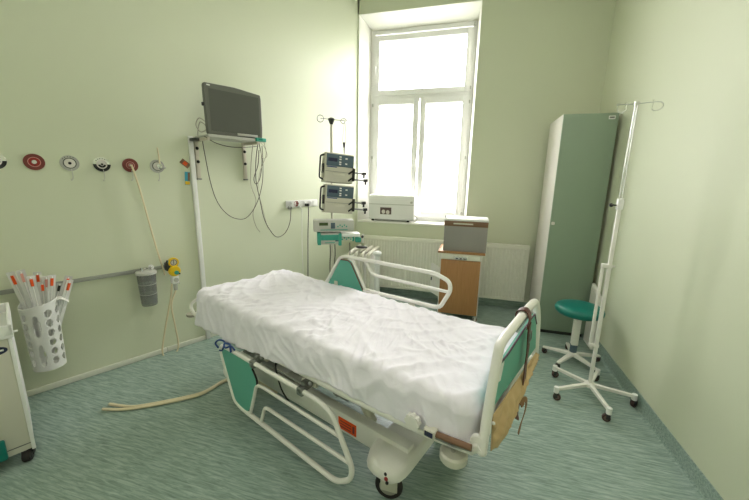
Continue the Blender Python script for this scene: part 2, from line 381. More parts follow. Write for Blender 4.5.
for k in range(5):
    a = R(158-72*k); ca, sa = math.cos(a), math.sin(a); ln = .255
    f = MB(); n_ = V3((-sa, ca, 0))
    p = V3((ca, sa, 0))
    vs = []
    for t, w, zt, zb in ((.02, .022, .094, .062), (ln, .015, .072, .055)):
        vs += [p*t+n_*w+V3((0, 0, zt)), p*t-n_*w+V3((0, 0, zt)), p*t-n_*w+V3((0, 0, zb)), p*t+n_*w+V3((0, 0, zb))]
    f._add(vs, [[0, 1, 2, 3], [7, 6, 5, 4], [0, 4, 5, 1], [1, 5, 6, 2], [2, 6, 7, 3], [3, 7, 4, 0]])
    f.build('leg', 'cream', st, bevel=.005)
    caster(st, ca*(ln-.012), sa*(ln-.012), .4+k*.7, .024, .018, .06)
# ---------------------------------------------------------------- IV pole, right
iv = thing('iv_stand', 'tall cream iv stand on five casters beside the right wall', 'iv stand', (1.0, 2.75, 0))
f = MB(); f.lathe([(.025, .085), (.038, .088), (.038, .115), (.028, .122)]); f.build('hub', 'cream', iv)
for k in range(5):
    a = R(134+72*k); ca, sa = math.cos(a), math.sin(a); ln = .29; p = V3((ca, sa, 0)); n_ = V3((-sa, ca, 0)); f = MB(); vs = []
    for t, w, zt, zb in ((.02, .014, .116, .088), (ln, .012, .102, .080)):
        vs += [p*t+n_*w+V3((0, 0, zt)), p*t-n_*w+V3((0, 0, zt)), p*t-n_*w+V3((0, 0, zb)), p*t+n_*w+V3((0, 0, zb))]
    f._add(vs, [[0, 1, 2, 3], [7, 6, 5, 4], [0, 4, 5, 1], [1, 5, 6, 2], [2, 6, 7, 3], [3, 7, 4, 0]])
    lg = f.build('leg', 'cream', iv, bevel=.003)
    f = MB(); f.cyl(p*ln+V3((0, 0, .062)), p*ln+V3((0, 0, .108)), .018, 16); f.build('end_cap', 'pvc_white', lg)
    caster(iv, p.x*ln, p.y*ln, [.3, -.2, 2.9, .6, 3.4][k], .027, .02, .07)
f = MB(); f.box(-.012, .012, -.012, .012, .11, 1.50, .003); f.build('pole', 'cream', iv)
f = MB(); f.box(-.019, .019, -.019, .019, 1.47, 1.545, .005); f.build('collar', 'pvc_white', iv)
f = MB(); f.cyl((-.02, 0, 1.50), (-.045, -.003, 1.50), .005, 8); f.ball((-.052, -.003, 1.50), .014, sub=2); f.build('clamp_knob', 'black', iv)
f = MB(); f.cyl((-.008, 0, 1.53), (-.006, 0, 2.16), .0055, 12); f.cyl((.008, 0, 1.53), (.006, 0, 2.16), .0055, 12); f.build('extension_rod', 'chrome', iv)
f = MB(); sx, sy = -.037, .013
f.box(sx-.010, sx+.010, sy-.008, sy+.008, .44, 1.06, .003); f.box(-.05, .016, -.014, .02, 1.045, 1.075, .003); f.box(-.05, .016, -.014, .02, .42, .445, .003)
f.cyl((.014, 0, 1.06), (.034, 0, 1.06), .007, 8); f.build('side_rail', 'cream', iv)
f = MB(); f.box(-.014, .014, -.008, .008, 2.152, 2.178, .003); f.tube([(0, 0, 2.165), (.105, -.02, 2.17)], .003, 8)
hk = [(.085, -.016, 2.185), (.085, -.016, 2.15), (.085, -.016, 2.125), (.105, -.02, 2.115), (.13, -.024, 2.125), (.14, -.026, 2.145), (.13, -.024, 2.165), (.105, -.02, 2.17)]
f.tube(smooth(hk), .003, 8)
f.tube([(0, 0, 2.165), (-.11, .02, 2.165)], .003, 8)
f.tube(smooth([(-.052, .01, 2.18), (-.052, .01, 2.155), (-.054, .01, 2.13), (-.075, .014, 2.112), (-.095, .018, 2.125), (-.10, .02, 2.15), (-.1, .02, 2.175)]), .0035, 8); f.build('hook', 'chrome', iv)

# ---------------------------------------------------------------- bedside locker and grey box
lk = thing('bedside_locker', 'bedside locker with beech door under the window', 'bedside locker', (-.30, 3.89, 0))
LWd, LDp, LH = .465, .44, .845
f = MB(); f.box(0, .018, .012, LDp, .08, LH-.02, .002); f.box(LWd-.018, LWd, .012, LDp, .08, LH-.02, .002); f.box(.018, LWd-.018, LDp-.015, LDp, .08, LH-.02); f.box(.018, LWd-.018, .02, LDp-.015, .085, .105); f.box(.018, LWd-.018, .03, LDp-.015, LH-.12, LH-.105); f.build('body', 'cream', lk)
f = MB(); f.box(-.03, LWd+.03, -.012, LDp+.01, LH-.02, LH+.004, .004); f.build('top', 'beech', lk)
f = MB(); f.box(.012, LWd-.012, -.006, .011, .095, LH-.095, .002); dd = f.build('door', 'beech', lk)
f = MB(); f.box(.02, LWd-.02, .004, .03, LH-.092, LH-.022, .002); dw = f.build('drawer_front', 'radiator', lk)
f = MB(); f.tube(fillet([(.15, .004, LH-.05), (.15, -.03, LH-.05), (.32, -.03, LH-.05), (.32, .004, LH-.05)], .01), .006, 8); f.box(.165, .305, -.012, .004, LH-.083, LH-.062, .003); f.build('handle', 'chrome', dw)
for k in range(3):
    f = MB(); f.box(.178+k*.043, .203+k*.043, -.0155, -.012, LH-.079, LH-.066, .001); f.build('button', 'dark_grey', dw)
f = MB(); f.prism([(-.002, .58), (-.11, .64), (-.125, .63), (-.115, .26), (-.002, .20)], .22, .235, lambda x, z, t: (x, t, z)); f.build('side_flap', 'cream', lk, bevel=.003)
f = MB(); f.box(-.118, -.104, .205, .22, .42, .46, .003); f.build('flap_latch', 'dark_grey', lk)
for x, y in ((.03, .05), (LWd-.03, .05), (.03, LDp-.05), (LWd-.03, LDp-.05)): caster(lk, x, y, .6, .028, .02, .085, 'wheel_grey', 'cream')
gb = thing('grey_box', 'grey box with brown band and white lid on top of the bedside locker', 'box', (-.275, 3.905, LH+.005))
GW, GD, GH = .475, .34, .375
f = MB(); f.box(0, GW, 0, GD, 0, GH-.085, .004); f.build('body', 'box_grey', gb)
f = MB(); f.box(-.002, GW+.002, -.003, GD+.002, GH-.085, GH-.025, .004); f.build('band', 'box_brown', gb)
f = MB(); f.box(-.005, GW+.005, -.006, GD+.005, GH-.025, GH, .006); f.build('lid', 'paper', gb)
f = MB(); f.box(.10, GW-.16, -.006, -.002, GH-.062, GH-.048, .001); f.build('slot', 'cream_dark', gb)
f = MB(); f.cyl((.01, .03, GH), (.008, .03, GH+.03), .006, 8); f.build('peg', 'mid_grey', gb)

# ---------------------------------------------------------------- white apparatus on the sill
wd = thing('white_apparatus', 'white box-shaped apparatus with a small picture on the window sill', 'apparatus', (-1.40, 4.60, SILL+.005))
f = MB(); f.box(0, .66, 0, .235, .022, .37, .025, seg=3); f.build('case', 'pvc_white', wd)
f = MB(); f.box(.01, .65, -.006, 0.0, .235, .243, .002); f.build('seam', 'light_grey', wd)
f = MB(); f.box(.175, .335, -.0035, -.0005, .10, .195); pc = f.build('picture', 'photo_a', wd); pc['label'] = 'small dark framed picture'
f = MB(); f.ball((.222, -.004, .135), .030, (.9, .1, 1), 2); f.ball((.285, -.004, .13), .030, (.9, .1, 1), 2); f.build('figures', 'side_white', pc)
for x, y in ((.06, .03), (.57, .03), (.06, .2), (.57, .2)):
    f = MB(); f.lathe([(.014, 0), (.02, .003), (.018, .022), (.012, .026)], (x, y, 0)); f.build('foot', 'black', wd)
f = MB(); f.lathe([(.014, 0), (.016, .004), (.015, .012), (.01, .014)], (.615, 0, .275), 'y'); f.build('dial', 'light_grey', wd)
f = MB(); f.tube(smooth([(.66, .03, .10), (.70, .02, .06), (.69, -.005, .03), (.66, -.012, .012)]), .006, 8); f.build('hose_stub', 'light_grey', wd)

# ---------------------------------------------------------------- ribbed cart behind the bed
ct = thing('ribbed_cart', 'small cream cart with ribbed top beside the radiator behind the bed', 'cart', (-1.50, 4.02, 0))
f = MB(); f.box(.0, .36, .02, .34, .09, .64, .01); f.build('body', 'cream', ct)
for k in range(4):
    f = MB(); x = .03+k*.085; f.tube(fillet([(x, .0, .08), (x, .0, .70), (x+.03, .36, .73)], .05), .026, 10); f.build('rib', 'cream_dark', ct)
f = MB(); f.ball((.385, .06, .71), .055, (1.1, 1, .7)); f.cyl((.385, .06, .08), (.385, .06, .70), .035, 18); f.build('corner_post', 'pvc_white', ct)
f = MB(); f.ball((.16, .10, .77), .05, (1.6, .9, .35)); f.build('cap', 'black', ct)
for x, y in ((.03, .03), (.35, .03), (.03, .32), (.35, .32)): caster(ct, x, y, .4, .03, .02, .09, 'rubber')

# ---------------------------------------------------------------- bed
BA = V3((.123, 1.177, 0)); BR = PI-R(20.8)
def b(u, v, z): return (u, -v, z)
bed = thing('hospital_bed', 'adjustable hospital bed with cream frame and teal end panel in the room centre', 'hospital bed', BA, BR)
ZF = .578
f = MB()
path = fillet([b(.018, .0, .655), b(.06, .0, .618), b(.2, 0, ZF+.020), b(.65, 0, ZF-.002), b(2.24, 0, ZF-.004), b(2.34, .05, ZF-.004), b(2.34, .81, ZF-.004), b(2.24, .86, ZF-.004), b(.1, .86, ZF), b(.015, .88, .63)], .09)
f.tube(path, .021, 14); f.tube([b(.06, .0, ZF+.03), b(.06, .86, ZF+.03)], .018, 12); f.build('frame', 'cream', bed)
f = MB(); f.box(.10, 2.22, -.80, -.055, .588, .606, .004)
for u in (.35, .8, 1.25, 1.7, 2.1): f.box(u-.02, u+.02, -.835, -.02, .565, .590, .003)
f.build('mattress_deck', 'light_grey', bed)
# foot board
f = MB(); U0 = .014
fb = [b(U0, 0, .655), b(U0, .03, .80), b(U0, .085, 1.01), b(U0, .12, 1.055), b(U0, .30, 1.062), b(U0, .62, 1.062), b(U0, .73, 1.035), b(U0, .81, .94), b(U0, .85, .85), b(U0, .915, .62)]
f.tube(smooth(fb, 6), .019, 14); f.ball(b(U0, 0, .653), .021, sub=2); ff = f.build('foot_rail', 'cream', bed, loc=(0, 0, -.018))
f = MB(); f.prism([(.025, .80), (.06, .94), (.11, .972), (.20, .965), (.60, .985), (.70, .985), (.79, .90), (.865, .72)], -.010, .004, lambda v, z, t: b(t, v, z)); fp = f.build('foot_panel', 'teal', bed, bevel=.003, loc=(.018, 0, -.015))
f = MB(); f.tube([b(-.011, .028, .81), b(-.011, .062, .94), b(-.011, .112, .972), b(-.011, .20, .966), b(-.011, .60, .986), b(-.011, .70, .985), b(-.011, .785, .90)], .004, 6); f.build('edge_trim', 'panel_plum', fp)
f = MB(); f.prism([(.075, .90), (.11, .96), (.165, .955), (.135, .885)], -.0125, -.0095, lambda v, z, t: b(t, v, z)); f.build('sticker', 'paper', fp)
f = MB(); f.ball(b(-.022, .055, .745), .008, sub=1); f.prism([(.0, .69), (.02, .80), (.09, .80), (.06, .69)], -.014, .004, lambda v, z, t: b(t, v, z)); f.build('corner_bracket', 'cream', fp)
f = MB(); f.lathe([(.028, -.010), (.032, -.006), (.032, .006), (.028, .010)], b(.03, .0, .665), 'y', 20); f.build('corner_cap', 'cream', bed)
# side rails
def rail(v, dz, nm, up_):
    z = lambda q: q+dz
    o = f_ = MB()
    pts = [b(1.80, v, z(.47)), b(1.665, v, z(.14)), b(1.58, v, z(.12)), b(.72, v, z(.085)), b(.625, v, z(.16)), b(.613, v, z(.235)), b(.75, v, z(.485)), b(.85, v, z(.512)), b(1.70, v, z(.520)), b(1.79, v, z(.515))]
    P = fillet(pts+[pts[0], pts[1]], .05)[3:-1]
    # closed loop with rounded corners
    Q = []
    n = len(pts)
    for i in range(n):
        a_, b_, c_ = V3(pts[i-1]), V3(pts[i]), V3(pts[(i+1) % n]); rr = min(.05, (a_-b_).length*.45, (c_-b_).length*.45)
        p, q = b_+(a_-b_).normalized()*rr, b_+(c_-b_).normalized()*rr
        for k in range(5):
            t = k/4; Q.append(p*(1-t)**2+b_*2*t*(1-t)+q*t*t)
    o.tube(Q, .0145, 12, closed=True); root = o.build(nm, 'cream', bed)
    f = MB(); f.tube(fillet([b(1.49, v, z(.125)), b(1.40, v, z(.375)), b(1.33, v, z(.385)), b(.68, v, z(.375))], .04), .011, 10); f.build('inner_bar', 'cream', root)
    f = MB(); f.tube(fillet([b(1.375, v, z(.12)), b(1.325, v, z(.25)), b(1.27, v, z(.255)), b(.63, v, z(.255))], .03), .011, 10); f.build('inner_bar', 'cream', root)
    f = MB(); P2 = fillet([b(1.785, v, z(.505)), b(1.46, v, z(.505)), b(1.385, v, z(.40)), b(1.50, v, z(.13)), b(1.66, v, z(.13)), b(1.785, v, z(.47)), b(1.785, v, z(.505))], .04)
    poly = [(p.x, p.z) for p in P2][:-1]
    f.prism(poly, -v-.005, -v+.005, lambda x, zz, t: (x, t, zz)); f.build('rail_panel', 'teal', root, bevel=.002)
    f = MB(); f.tube([V3(p)+V3((0, 0, 0)) for p in P2[6:16]], .0065, 8); f.build('panel_edge', 'black', root)
    return root
def mirror_rail(v, nm):
    # raised rail: higher, its panel a triangle
    f = MB(); Z = lambda q: q
    pts = [b(1.73, v, .74), b(1.56, v, 1.0), b(1.50, v, 1.022), b(.68, v, 1.026), b(.575, v, .99), b(.562, v, .93), b(.63, v, .795), b(.68, v, .785), b(1.24, v, .775), b(1.30, v, .77)]
    f.tube(fillet(pts, .05), .0145, 12); root = f.build(nm, 'cream', bed)
    f = MB(); f.tube(fillet([b(1.46, v, 1.01), b(1.42, v, 1.0), b(1.285, v, .775), b(1.25, v, .73)], .03), .012, 10); f.build('inner_bar', 'cream', root)
    f = MB(); f.tube(fillet([b(1.30, v, 1.02), b(1.27, v, .99), b(1.215, v, .915), b(.57, v, .915)], .05), .0115, 10); f.build('inner_bar', 'cream', root)
    f = MB(); f.prism([(1.70, .74), (1.55, .985), (1.46, .995), (1.42, .98), (1.28, .745)], -v-.005, -v+.005, lambda x, zz, t: (x, t, zz)); f.build('rail_panel', 'teal', root, bevel=.002)
    f = MB(); f.tube([b(1.54, v-.008, .988), b(1.465, v-.008, .992), b(1.43, v-.008, .975), b(1.295, v-.008, .755)], .0045, 6); f.build('panel_edge', 'dark_red', root)
    f = MB()
    for u in (.85, 1.25, 1.6): f.box(u-.018, u+.018, -v-.012, -v+.012, .56, .79, .003)
    f.build('rail_post', 'cream_dark', root)
    return root
rail(-.06, 0, 'side_rail', False); mirror_rail(.885, 'side_rail')
# rail links to frame
for u in (.98, 1.42):
    f = MB(); f.box(u-.022, u+.022, .035, .078, .49, .535, .006); f.box(u-.016, u+.016, -.02, .05, .515, .56, .005); f.cyl(b(u, -.082, .51), b(u, .02, .51), .012, 12); f.ball(b(u-.03, -.02, .545), .016, sub=2); f.build('rail_hinge', 'steel_dull', bed)
    f = MB(); f.cyl(b(u+.05, .0, .53), b(u-.05, .01, .53), .017, 12); f.build('hinge_cover', 'cream_dark', bed)
# base: beams, cross members, casters
f = MB(); f.box(.42, 1.98, -.215, -.15, .17, .30, .008); f.box(.42, 1.98, -.71, -.645, .17, .30, .008); f.build('base_beam', 'cream', bed)
f = MB(); f.box(.762, .90, -.1505, -.148, .19, .266, .001); wl = f.build('warning_label', 'orange', bed)
f = MB()
for k in range(3): f.box(.80, .885, -.148, -.1475, .205+k*.018, .211+k*.018)
f.box(.775, .79, -.148, -.1475, .205, .25); f.build('label_print', 'dark_red', wl)
f = MB(); f.lathe([(.005, 0), (.026, 0), (.026, .003), (.005, .003)], (.955, -.15, .25), 'y', 20); f.build('maker_badge', 'lcd_navy', bed)
def cross(u, nm='cross_member'):
    f = MB(); prof = []
    poly = [(u-.12, .215), (u-.112, .262), (u-.095, .275), (u+.095, .275), (u+.115, .262), (u+.125, .215), (u+.09, .195), (u-.09, .195)]
    vs = []; fs = []; n = len(poly)
    ys = [(.016, .40, -.018), (.024, .66, -.016), (.045, .84, -.012), (.08, .95, -.006), (.12, 1, 0), (.76, 1, 0), (.80, .95, 0), (.83, .75, -.01), (.845, .35, -.03)]
    for v, s_, dz in ys:
        for x, z in poly: vs.append(b(u+(x-u)*s_, v, .205+(z-.205)*s_+dz))
    for i in range(len(ys)-1):
        for k in range(n): fs.append([i*n+k, i*n+(k+1) % n, (i+1)*n+(k+1) % n, (i+1)*n+k])
    fs += [list(range(n)), [(len(ys)-1)*n+k for k in range(n)]]
    f._add(vs, fs); return f.build(nm, 'cream', bed, bevel=.006, smoothang=50)
cr1 = cross(.50); cross(1.88)
f = MB(); f.ball(b(.46, .016, .208), .011, (1, .9, 1), 2); f.build('brake_mark', 'red', cr1)
f = MB(); f.ball(b(.468, .022, .226), .009, (1, .9, 1), 2); f.ball(b(.452, .012, .192), .009, (1, .9, 1), 2); f.build('brake_mark', 'black', cr1)
def bcaster(u, v, ang):
    M = Matrix.Translation(b(u, v, 0)) @ Matrix.Rotation(ang, 4, 'Z'); r = .074
    f = MB(); q = MB(); q.lathe([(r*.7, -.016), (r*.93, -.016), (r, -.008), (r, .008), (r*.93, .016), (r*.7, .016)], (0, 0, 0), 'y', 28)
    for w in q.bm.verts: w.co += V3((.02, 0, r))
    f.merge(q.bm, M); o = f.build('caster', 'rubber', bed)
    f = MB(); q = MB(); q.lathe([(.006, -.022), (r*.55, -.02), (r*.74, -.012), (r*.74, .012), (r*.55, .02), (.006, .022)], (0, 0, 0), 'y', 28)
    for w in q.bm.verts: w.co += V3((.02, 0, r))
    f.merge(q.bm, M); f.build('wheel_hub', 'wheel_grey', o)
    f = MB(); q = MB(); q.box(-.03, .06, -.028, -.020, .06, .14, .004); q.box(-.03, .06, .020, .028, .06, .14, .004); q.box(-.035, .065, -.028, .028, .135, .148, .005); q.cyl((0, 0, .14), (0, 0, .17), .02)
    f.merge(q.bm, M); f.build('fork', 'cream_dark', o)
bcaster(.48, .11, .35); bcaster(.50, .77, 1.2); bcaster(1.88, .09, 2.6); bcaster(1.88, .77, .9)
# lifting columns and gear under the deck
for u in (.72, 1.62):
    f = MB(); f.tube([b(u, .25, .25), b(u+.22, .25, .575)], .03, 12); f.build('lift_arm', 'cream_dark', bed)
    f = MB(); f.tube([b(u, .62, .25), b(u+.22, .62, .575)], .03, 12); f.build('lift_arm', 'cream_dark', bed)
f = MB(); f.box(.95, 1.65, -.62, -.24, .40, .47, .012); f.box(1.20, 1.42, -.24, -.12, .42, .50, .01); f.build('motor_housing', 'mid_grey', bed)
f = MB(); f.cyl(b(1.1, .18, .47), b(1.7, .18, .54), .022); f.cyl(b(.55, .30, .42), b(.95, .30, .50), .022); f.build('actuator', 'dark_grey', bed)
f = MB(); f.box(1.04, 1.72, -.20, -.05, .440, .452, .004); f.build('mechanism_tray', 'light_grey', bed)
f = MB(); f.box(1.25, 1.38, -.15, -.06, .4525, .4545); f.build('data_label', 'paper', bed)
for u, vv in ((1.50, .09), (1.60, .12), (.80, .09), (1.12, .10)):
    f = MB(); f.box(u-.035, u+.03, -vv-.03, -vv+.01, .455, .498, .008); f.cyl(b(u-.04, vv, .475), b(u+.05, vv-.03, .495), .012); f.cyl(b(u, vv+.02, .48), b(u, vv+.02, .60), .012); f.ball(b(u+.03, vv-.02, .49), .02, sub=2); f.build('rail_lock', 'steel_dull', bed)
f = MB(); f.tube(smooth([b(1.6, .06, .55), b(1.45, .0, .545), b(1.33, .03, .53), b(1.28, .0, .50), b(1.26, .02, .36), b(1.28, .1, .2)]), .005, 6); f.build('wiring', 'black', bed)
# knob, button, lever, bumper rollers
f = MB()
for k in range(8): a = 2*PI*k/8; f.cyl(b(.295+.024*math.cos(a), -.055, .652+.024*math.sin(a)), b(.295+.024*math.cos(a), -.032, .652+.024*math.sin(a)), .012, 12)
f.cyl(b(.295, -.057, .652), b(.295, -.03, .652), .028, 20); f.cyl(b(.295, -.03, .652), b(.295, .02, .615), .016, 14); f.build('clamp_knob', 'cream', bed)
f = MB(); f.box(.188, .240, .018, .056, .622, .658, .006); bx_ = f.build('switch_box', 'cream_dark', bed)
f = MB(); f.box(.195, .232, .056, .059, .629, .652, .002); f.build('button', 'lcd_navy', bx_)
f = MB(); f.cyl(b(.19, -.036, .640), b(.045, -.034, .655), .0125, 12); f.build('lever_grip', 'box_brown', bed)
f = MB(); f.tube([b(.20, -.032, .618), b(.12, -.032, .622), b(.045, -.028, .638)], .005, 8); f.build('lever_rod', 'steel_dull', bed)
f = MB(); f.lathe([(.02, .500), (.052, .502), (.058, .510), (.058, .538), (.051, .546), (.02, .548)], b(.135, .03, 0)); f.build('bumper_roller', 'cream_dark', bed)
f = MB(); f.cyl(b(.135, .03, .53), b(.135, .01, .58), .009); f.build('roller_pin', 'chrome', bed)
f = MB(); f.lathe([(.02, .545), (.045, .547), (.048, .552), (.048, .562), (.045, .567), (.02, .569)], b(2.375, .03, 0)); f.build('bumper_roller', 'wheel_grey', bed)
f = MB(); f.tube(smooth([b(2.15, .0, .575), b(2.27, -.005, .60), b(2.33, .005, .655), b(2.31, .06, .70), b(2.27, .1, .71)]), .012, 10); f.build('head_loop', 'cream', bed)
# mattress and sheet
mt = thing('mattress', 'mattress covered by the white sheet on the hospital bed', 'mattress', BA, BR)
f = MB(); f.box(.06, 2.20, -.795, -.035, .607, .765, .05, seg=4); f.build('core', 'light_grey', mt)

def sheet_mesh():
    u0, u1, v0, v1 = .056, 2.235, -.016, .825
    rc = .07; nu, nv = 230, 96
    bm = bmesh.new(); G = []
    def ridge(x, y, z=0): return 1-abs(noise.noise(V3((x, y, z))))*2
    def topz(u, v):
        z = .792+.010*noise.noise(V3((u*1.6, v*2.0, 3)))
        # two gentle lift areas: head corner far and the middle
        z += .022*math.exp(-((u-2.08)**2/.03+(v-.70)**2/.03)) - .016*math.exp(-((u-1.65)**2/.10+(v-.45)**2/.12)) 
        w = noise.noise(V3((u*1.3, v*1.3, 9)))*.9
        a = R(28)+w*.25
        p, q = u*math.cos(a)+v*math.sin(a), -u*math.sin(a)+v*math.cos(a)
        z += .0105*max(0, ridge(p*2.2, q*7.5, 1)-.45)*1.6
        a2 = R(-42)+w*.25
        p, q = u*math.cos(a2)+v*math.sin(a2), -u*math.sin(a2)+v*math.cos(a2)
        z += .0095*max(0, ridge(p*2.6, q*8.5, 5)-.5)*1.7*(.4+.6*min(1, max(0, 1.2-v*1.2)))
        a3 = R(64)+w*.4; p, q = u*math.cos(a3)+v*math.sin(a3), -u*math.sin(a3)+v*math.cos(a3)
        z += .0050*max(0, ridge(p*4.5, q*15, 21)-.45)*1.8
        # pulled folds that run in from the long edge
        e = math.exp(-v/.22)
        z += e*.020*max(0, ridge(u*6.5+v*4, v*1.4, 7)-.3)*1.5-.012*e*max(0, ridge(u*11-v*5, v*2, 12)-.4)
        return z
    # perimeter parameterisation: rounded rectangle
    per = []
    def arc(cx, cy, a0, a1, n=8):
        return [(cx+rc*math.cos(a0+(a1-a0)*k/n), cy+rc*math.sin(a0+(a1-a0)*k/n)) for k in range(n)]
    def seg(p, q, n): return [(p[0]+(q[0]-p[0])*k/n, p[1]+(q[1]-p[1])*k/n) for k in range(n)]
    per += seg((u0+rc, v0), (u1-rc, v0), 300)+arc(u1-rc, v0+rc, -PI/2, 0)+seg((u1, v0+rc), (u1, v1-rc), 90)+arc(u1-rc, v1-rc, 0, PI/2)
    per += seg((u1-rc, v1), (u0+rc, v1), 200)+arc(u0+rc, v1-rc, PI/2, PI)+seg((u0, v1-rc), (u0, v0+rc), 80)+arc(u0+rc, v0+rc, PI, 1.5*PI)
    n = len(per); C = ((u0+u1)/2, (v0+v1)/2)
    rings = []
    # nested rings shrink toward the medial line
    K = 58
    def shrink(p, t):   # t 0 edge..1 centre line
        hu, hv = (u1-u0)/2, (v1-v0)/2
        x, y = p[0]-C[0], p[1]-C[1]
        y2 = y*(1-t); x2 = x*(1-t*hv/hu*.999) if True else x
        return C[0]+x2, C[1]+y2
    for k in range(K, -1, -1):
        t = (k/K); ring = []
        for p in per:
            u, v = shrink(p, t); d = t*(v1-v0)/2          # distance from edge
            z = topz(u, v); Rr = .042
            if d < Rr: z -= Rr-math.sqrt(max(0, Rr*Rr-(Rr-d)**2))
            ring.append(bm.verts.new(b(u, v, z)))
        rings.append(ring)
    # skirt
    S = 22; L = [0]
    for i in range(1, n+1):
        L.append(L[-1]+math.dist(per[i-1], per[i % n]))
    for k in range(1, S+1):
        t = k/S; ring = []
        for i in range(n):
            p, q = per[i-1], per[(i+1) % n]; tx, ty = q[0]-p[0], q[1]-p[1]; l = math.hypot(tx, ty); nx, ny = ty/l, -tx/l
            s_ = L[i]
            sx = s_ + .10*t*noise.noise(V3((s_*1.7, 0, 4)))*1.5
            fold = max(0, ridge(sx*5.5, t*.5, 2)-.3)*.026+max(0, ridge(sx*12+t*1.2, t*.9, 8)-.3)*.014+.006*noise.noise(V3((s_*3, t*2, 6)))
            out = (fold*(.35+.65*min(1, t*2.2))+.012*min(1, max(0, (per[i][0]-.6)/.8))*t)*(1 if i < 310 else .6)-.004
            if p[0] < .10 and 620 > i > 0 or i > 620: out = min(out, .006)   # tight against the foot board
            u, v = per[i][0]+nx*out, per[i][1]+ny*out
            zb = .600+.030*max(0, 1-per[i][0]/.5)-.050*min(1, max(0, (per[i][0]-.75)/.9))*(1 if i < 420 else .3)+.018*noise.noise(V3((s_*2.2, 3, 3)))+.006*noise.noise(V3((s_*9, 3, 3)))
            zt = topz(*per[i])-.042
            u += .03*t*noise.noise(V3((s_*4, t, 1))) if i < 300 else 0
            ring.append(bm.verts.new(b(max(u, .046), v, zt+(zb-zt)*t)))
        rings.append(ring)
    for k in range(len(rings)-1):
        for i in range(n):
            a, c = rings[k], rings[k+1]
            bm.faces.new([a[i], a[(i+1) % n], c[(i+1) % n], c[i]])
    # close the seam down the middle of the top
    bmesh.ops.remove_doubles(bm, verts=rings[0], dist=.004)
    bmesh.ops.recalc_face_normals(bm, faces=bm.faces)
    return bm
m_ = MB(); m_.bm.free(); m_.bm = sheet_mesh()
sh = thing('bed_sheet', 'rumpled white sheet draped over the mattress', 'sheet', BA, BR)
o = m_.build('cloth', 'sheet', sh, smoothang=179)
sd = o.modifiers.new('s', 'SOLIDIFY'); sd.thickness = .0025; sd.offset = -1

# things on the foot board
sp = thing('leather_strap', 'brown leather belt looped over the foot rail of the bed', 'strap', BA+V3((-.0168, .0064, -.018)), BR)
def ribbon(mb, pts, w, th, side):      # flat strap following pts; `side` is the width direction
    P = smooth(pts, 5); side = V3(side).normalized(); vs = []; fs = []; n = len(P)
    for i, p in enumerate(P):
        t = (P[min(i+1, n-1)]-P[max(i-1, 0)]).normalized(); s_ = (side-t*side.dot(t)).normalized(); nn = t.cross(s_)
        for a_, c_ in ((1, 1), (-1, 1), (-1, -1), (1, -1)): vs.append(p+s_*w/2*a_+nn*th/2*c_)
    for i in range(n-1):
        for k in range(4): fs.append([i*4+k, i*4+(k+1) % 4, i*4+4+(k+1) % 4, i*4+4+k])
    fs += [[0, 1, 2, 3], [n*4-1, n*4-2, n*4-3, n*4-4]]; mb._add(vs, fs); return mb
f = MB()
loop = [(-.030, .46, 1.0), (-.034, .46, 1.05), (-.02, .455, 1.087), (.0, .455, 1.09), (.022, .455, 1.075), (.02, .455, 1.04), (.004, .455, 1.036)]
ribbon(f, [b(*p) for p in loop], .046, .004, b(0, 1, 0))
ribbon(f, [b(*p) for p in ((-.036, .46, 1.02), (-.034, .475, .96), (-.036, .487, .88), (-.034, .49, .80), (-.036, .492, .70), (-.034, .47, .665), (-.036, .40, .60), (-.042, .375, .575))], .046, .004, b(0, 1, .25))
f.build('belt', 'leather', sp)
f = MB(); ribbon(f, [b(*p) for p in ((-.045, .42, .625), (-.05, .47, .63), (-.055, .505, .60), (-.055, .50, .55), (-.05, .465, .50), (-.05, .425, .465))], .026, .004, b(0, 1, .3)); f.build('strap_end', 'leather_inside', sp)
f = MB(); f.tube(fillet([b(-.040, .46, .975), b(-.040, .505, .978), b(-.040, .51, .93), b(-.040, .465, .926), b(-.040, .46, .975)], .006), .003, 6); f.build('buckle', 'steel_dull', sp)
bg = thing('cloth_bag', 'crumpled beige cloth bag hanging below the teal end panel', 'cloth bag', BA+V3((-.0168, .0064, -.018)), BR)
f = MB(); vs = []; fs = []
NX, NZ = 46, 22
def BZ(v):
    K = [(.0, .66), (.1, .60), (.18, .555), (.33, .545), (.42, .60), (.5, .665), (.6, .69), (.75, .70), (.9, .71)]
    for (a, p), (c, q_) in zip(K, K[1:]):
        if v <= c: return p+(q_-p)*(v-a)/(c-a)-.012
    return .695
for side in (0, 1):
    for j in range(NZ+1):
        for i in range(NX+1):
            s_, t = i/NX, j/NZ
            v = .06+s_*(.80-.04*t)+.02*t
            ztop = .775-.075*s_; zbot = BZ(v)+.006*math.sin(s_*23)
            z = ztop+(zbot-ztop)*t
            th = .005+.016*math.sin(PI*min(1, t*1.02))*math.sin(PI*min(1, max(0, s_)))**.5 
            w = .018*(1-abs(noise.noise(V3((s_*7+t*2.5, t*1.8, side))))*2.2)+.012*noise.noise(V3((s_*22, t*6, 2)))
            uu = -.013-(th+w*math.sin(PI*t) if side == 0 else -.000)
            if side == 1: uu = -.0135-.002*t
            vs.append(b(min(uu, -.0132), v, z))
M_ = (NX+1)*(NZ+1)
for side in (0, 1):
    for j in range(NZ):
        for i in range(NX):
            q = side*M_+j*(NX+1)+i; fs.append([q, q+1, q+NX+2, q+NX+1])
edge = [i for i in range(NX+1)]+[j*(NX+1)+NX for j in range(1, NZ+1)]+[NZ*(NX+1)+i for i in range(NX-1, -1, -1)]+[j*(NX+1) for j in range(NZ-1, 0, -1)]
for k in range(len(edge)): a_, c_ = edge[k], edge[(k+1) % len(edge)]; fs.append([a_, c_, c_+M_, a_+M_])
f._add(vs, fs); f.build('cloth', 'beige_cloth', bg, smoothang=170)
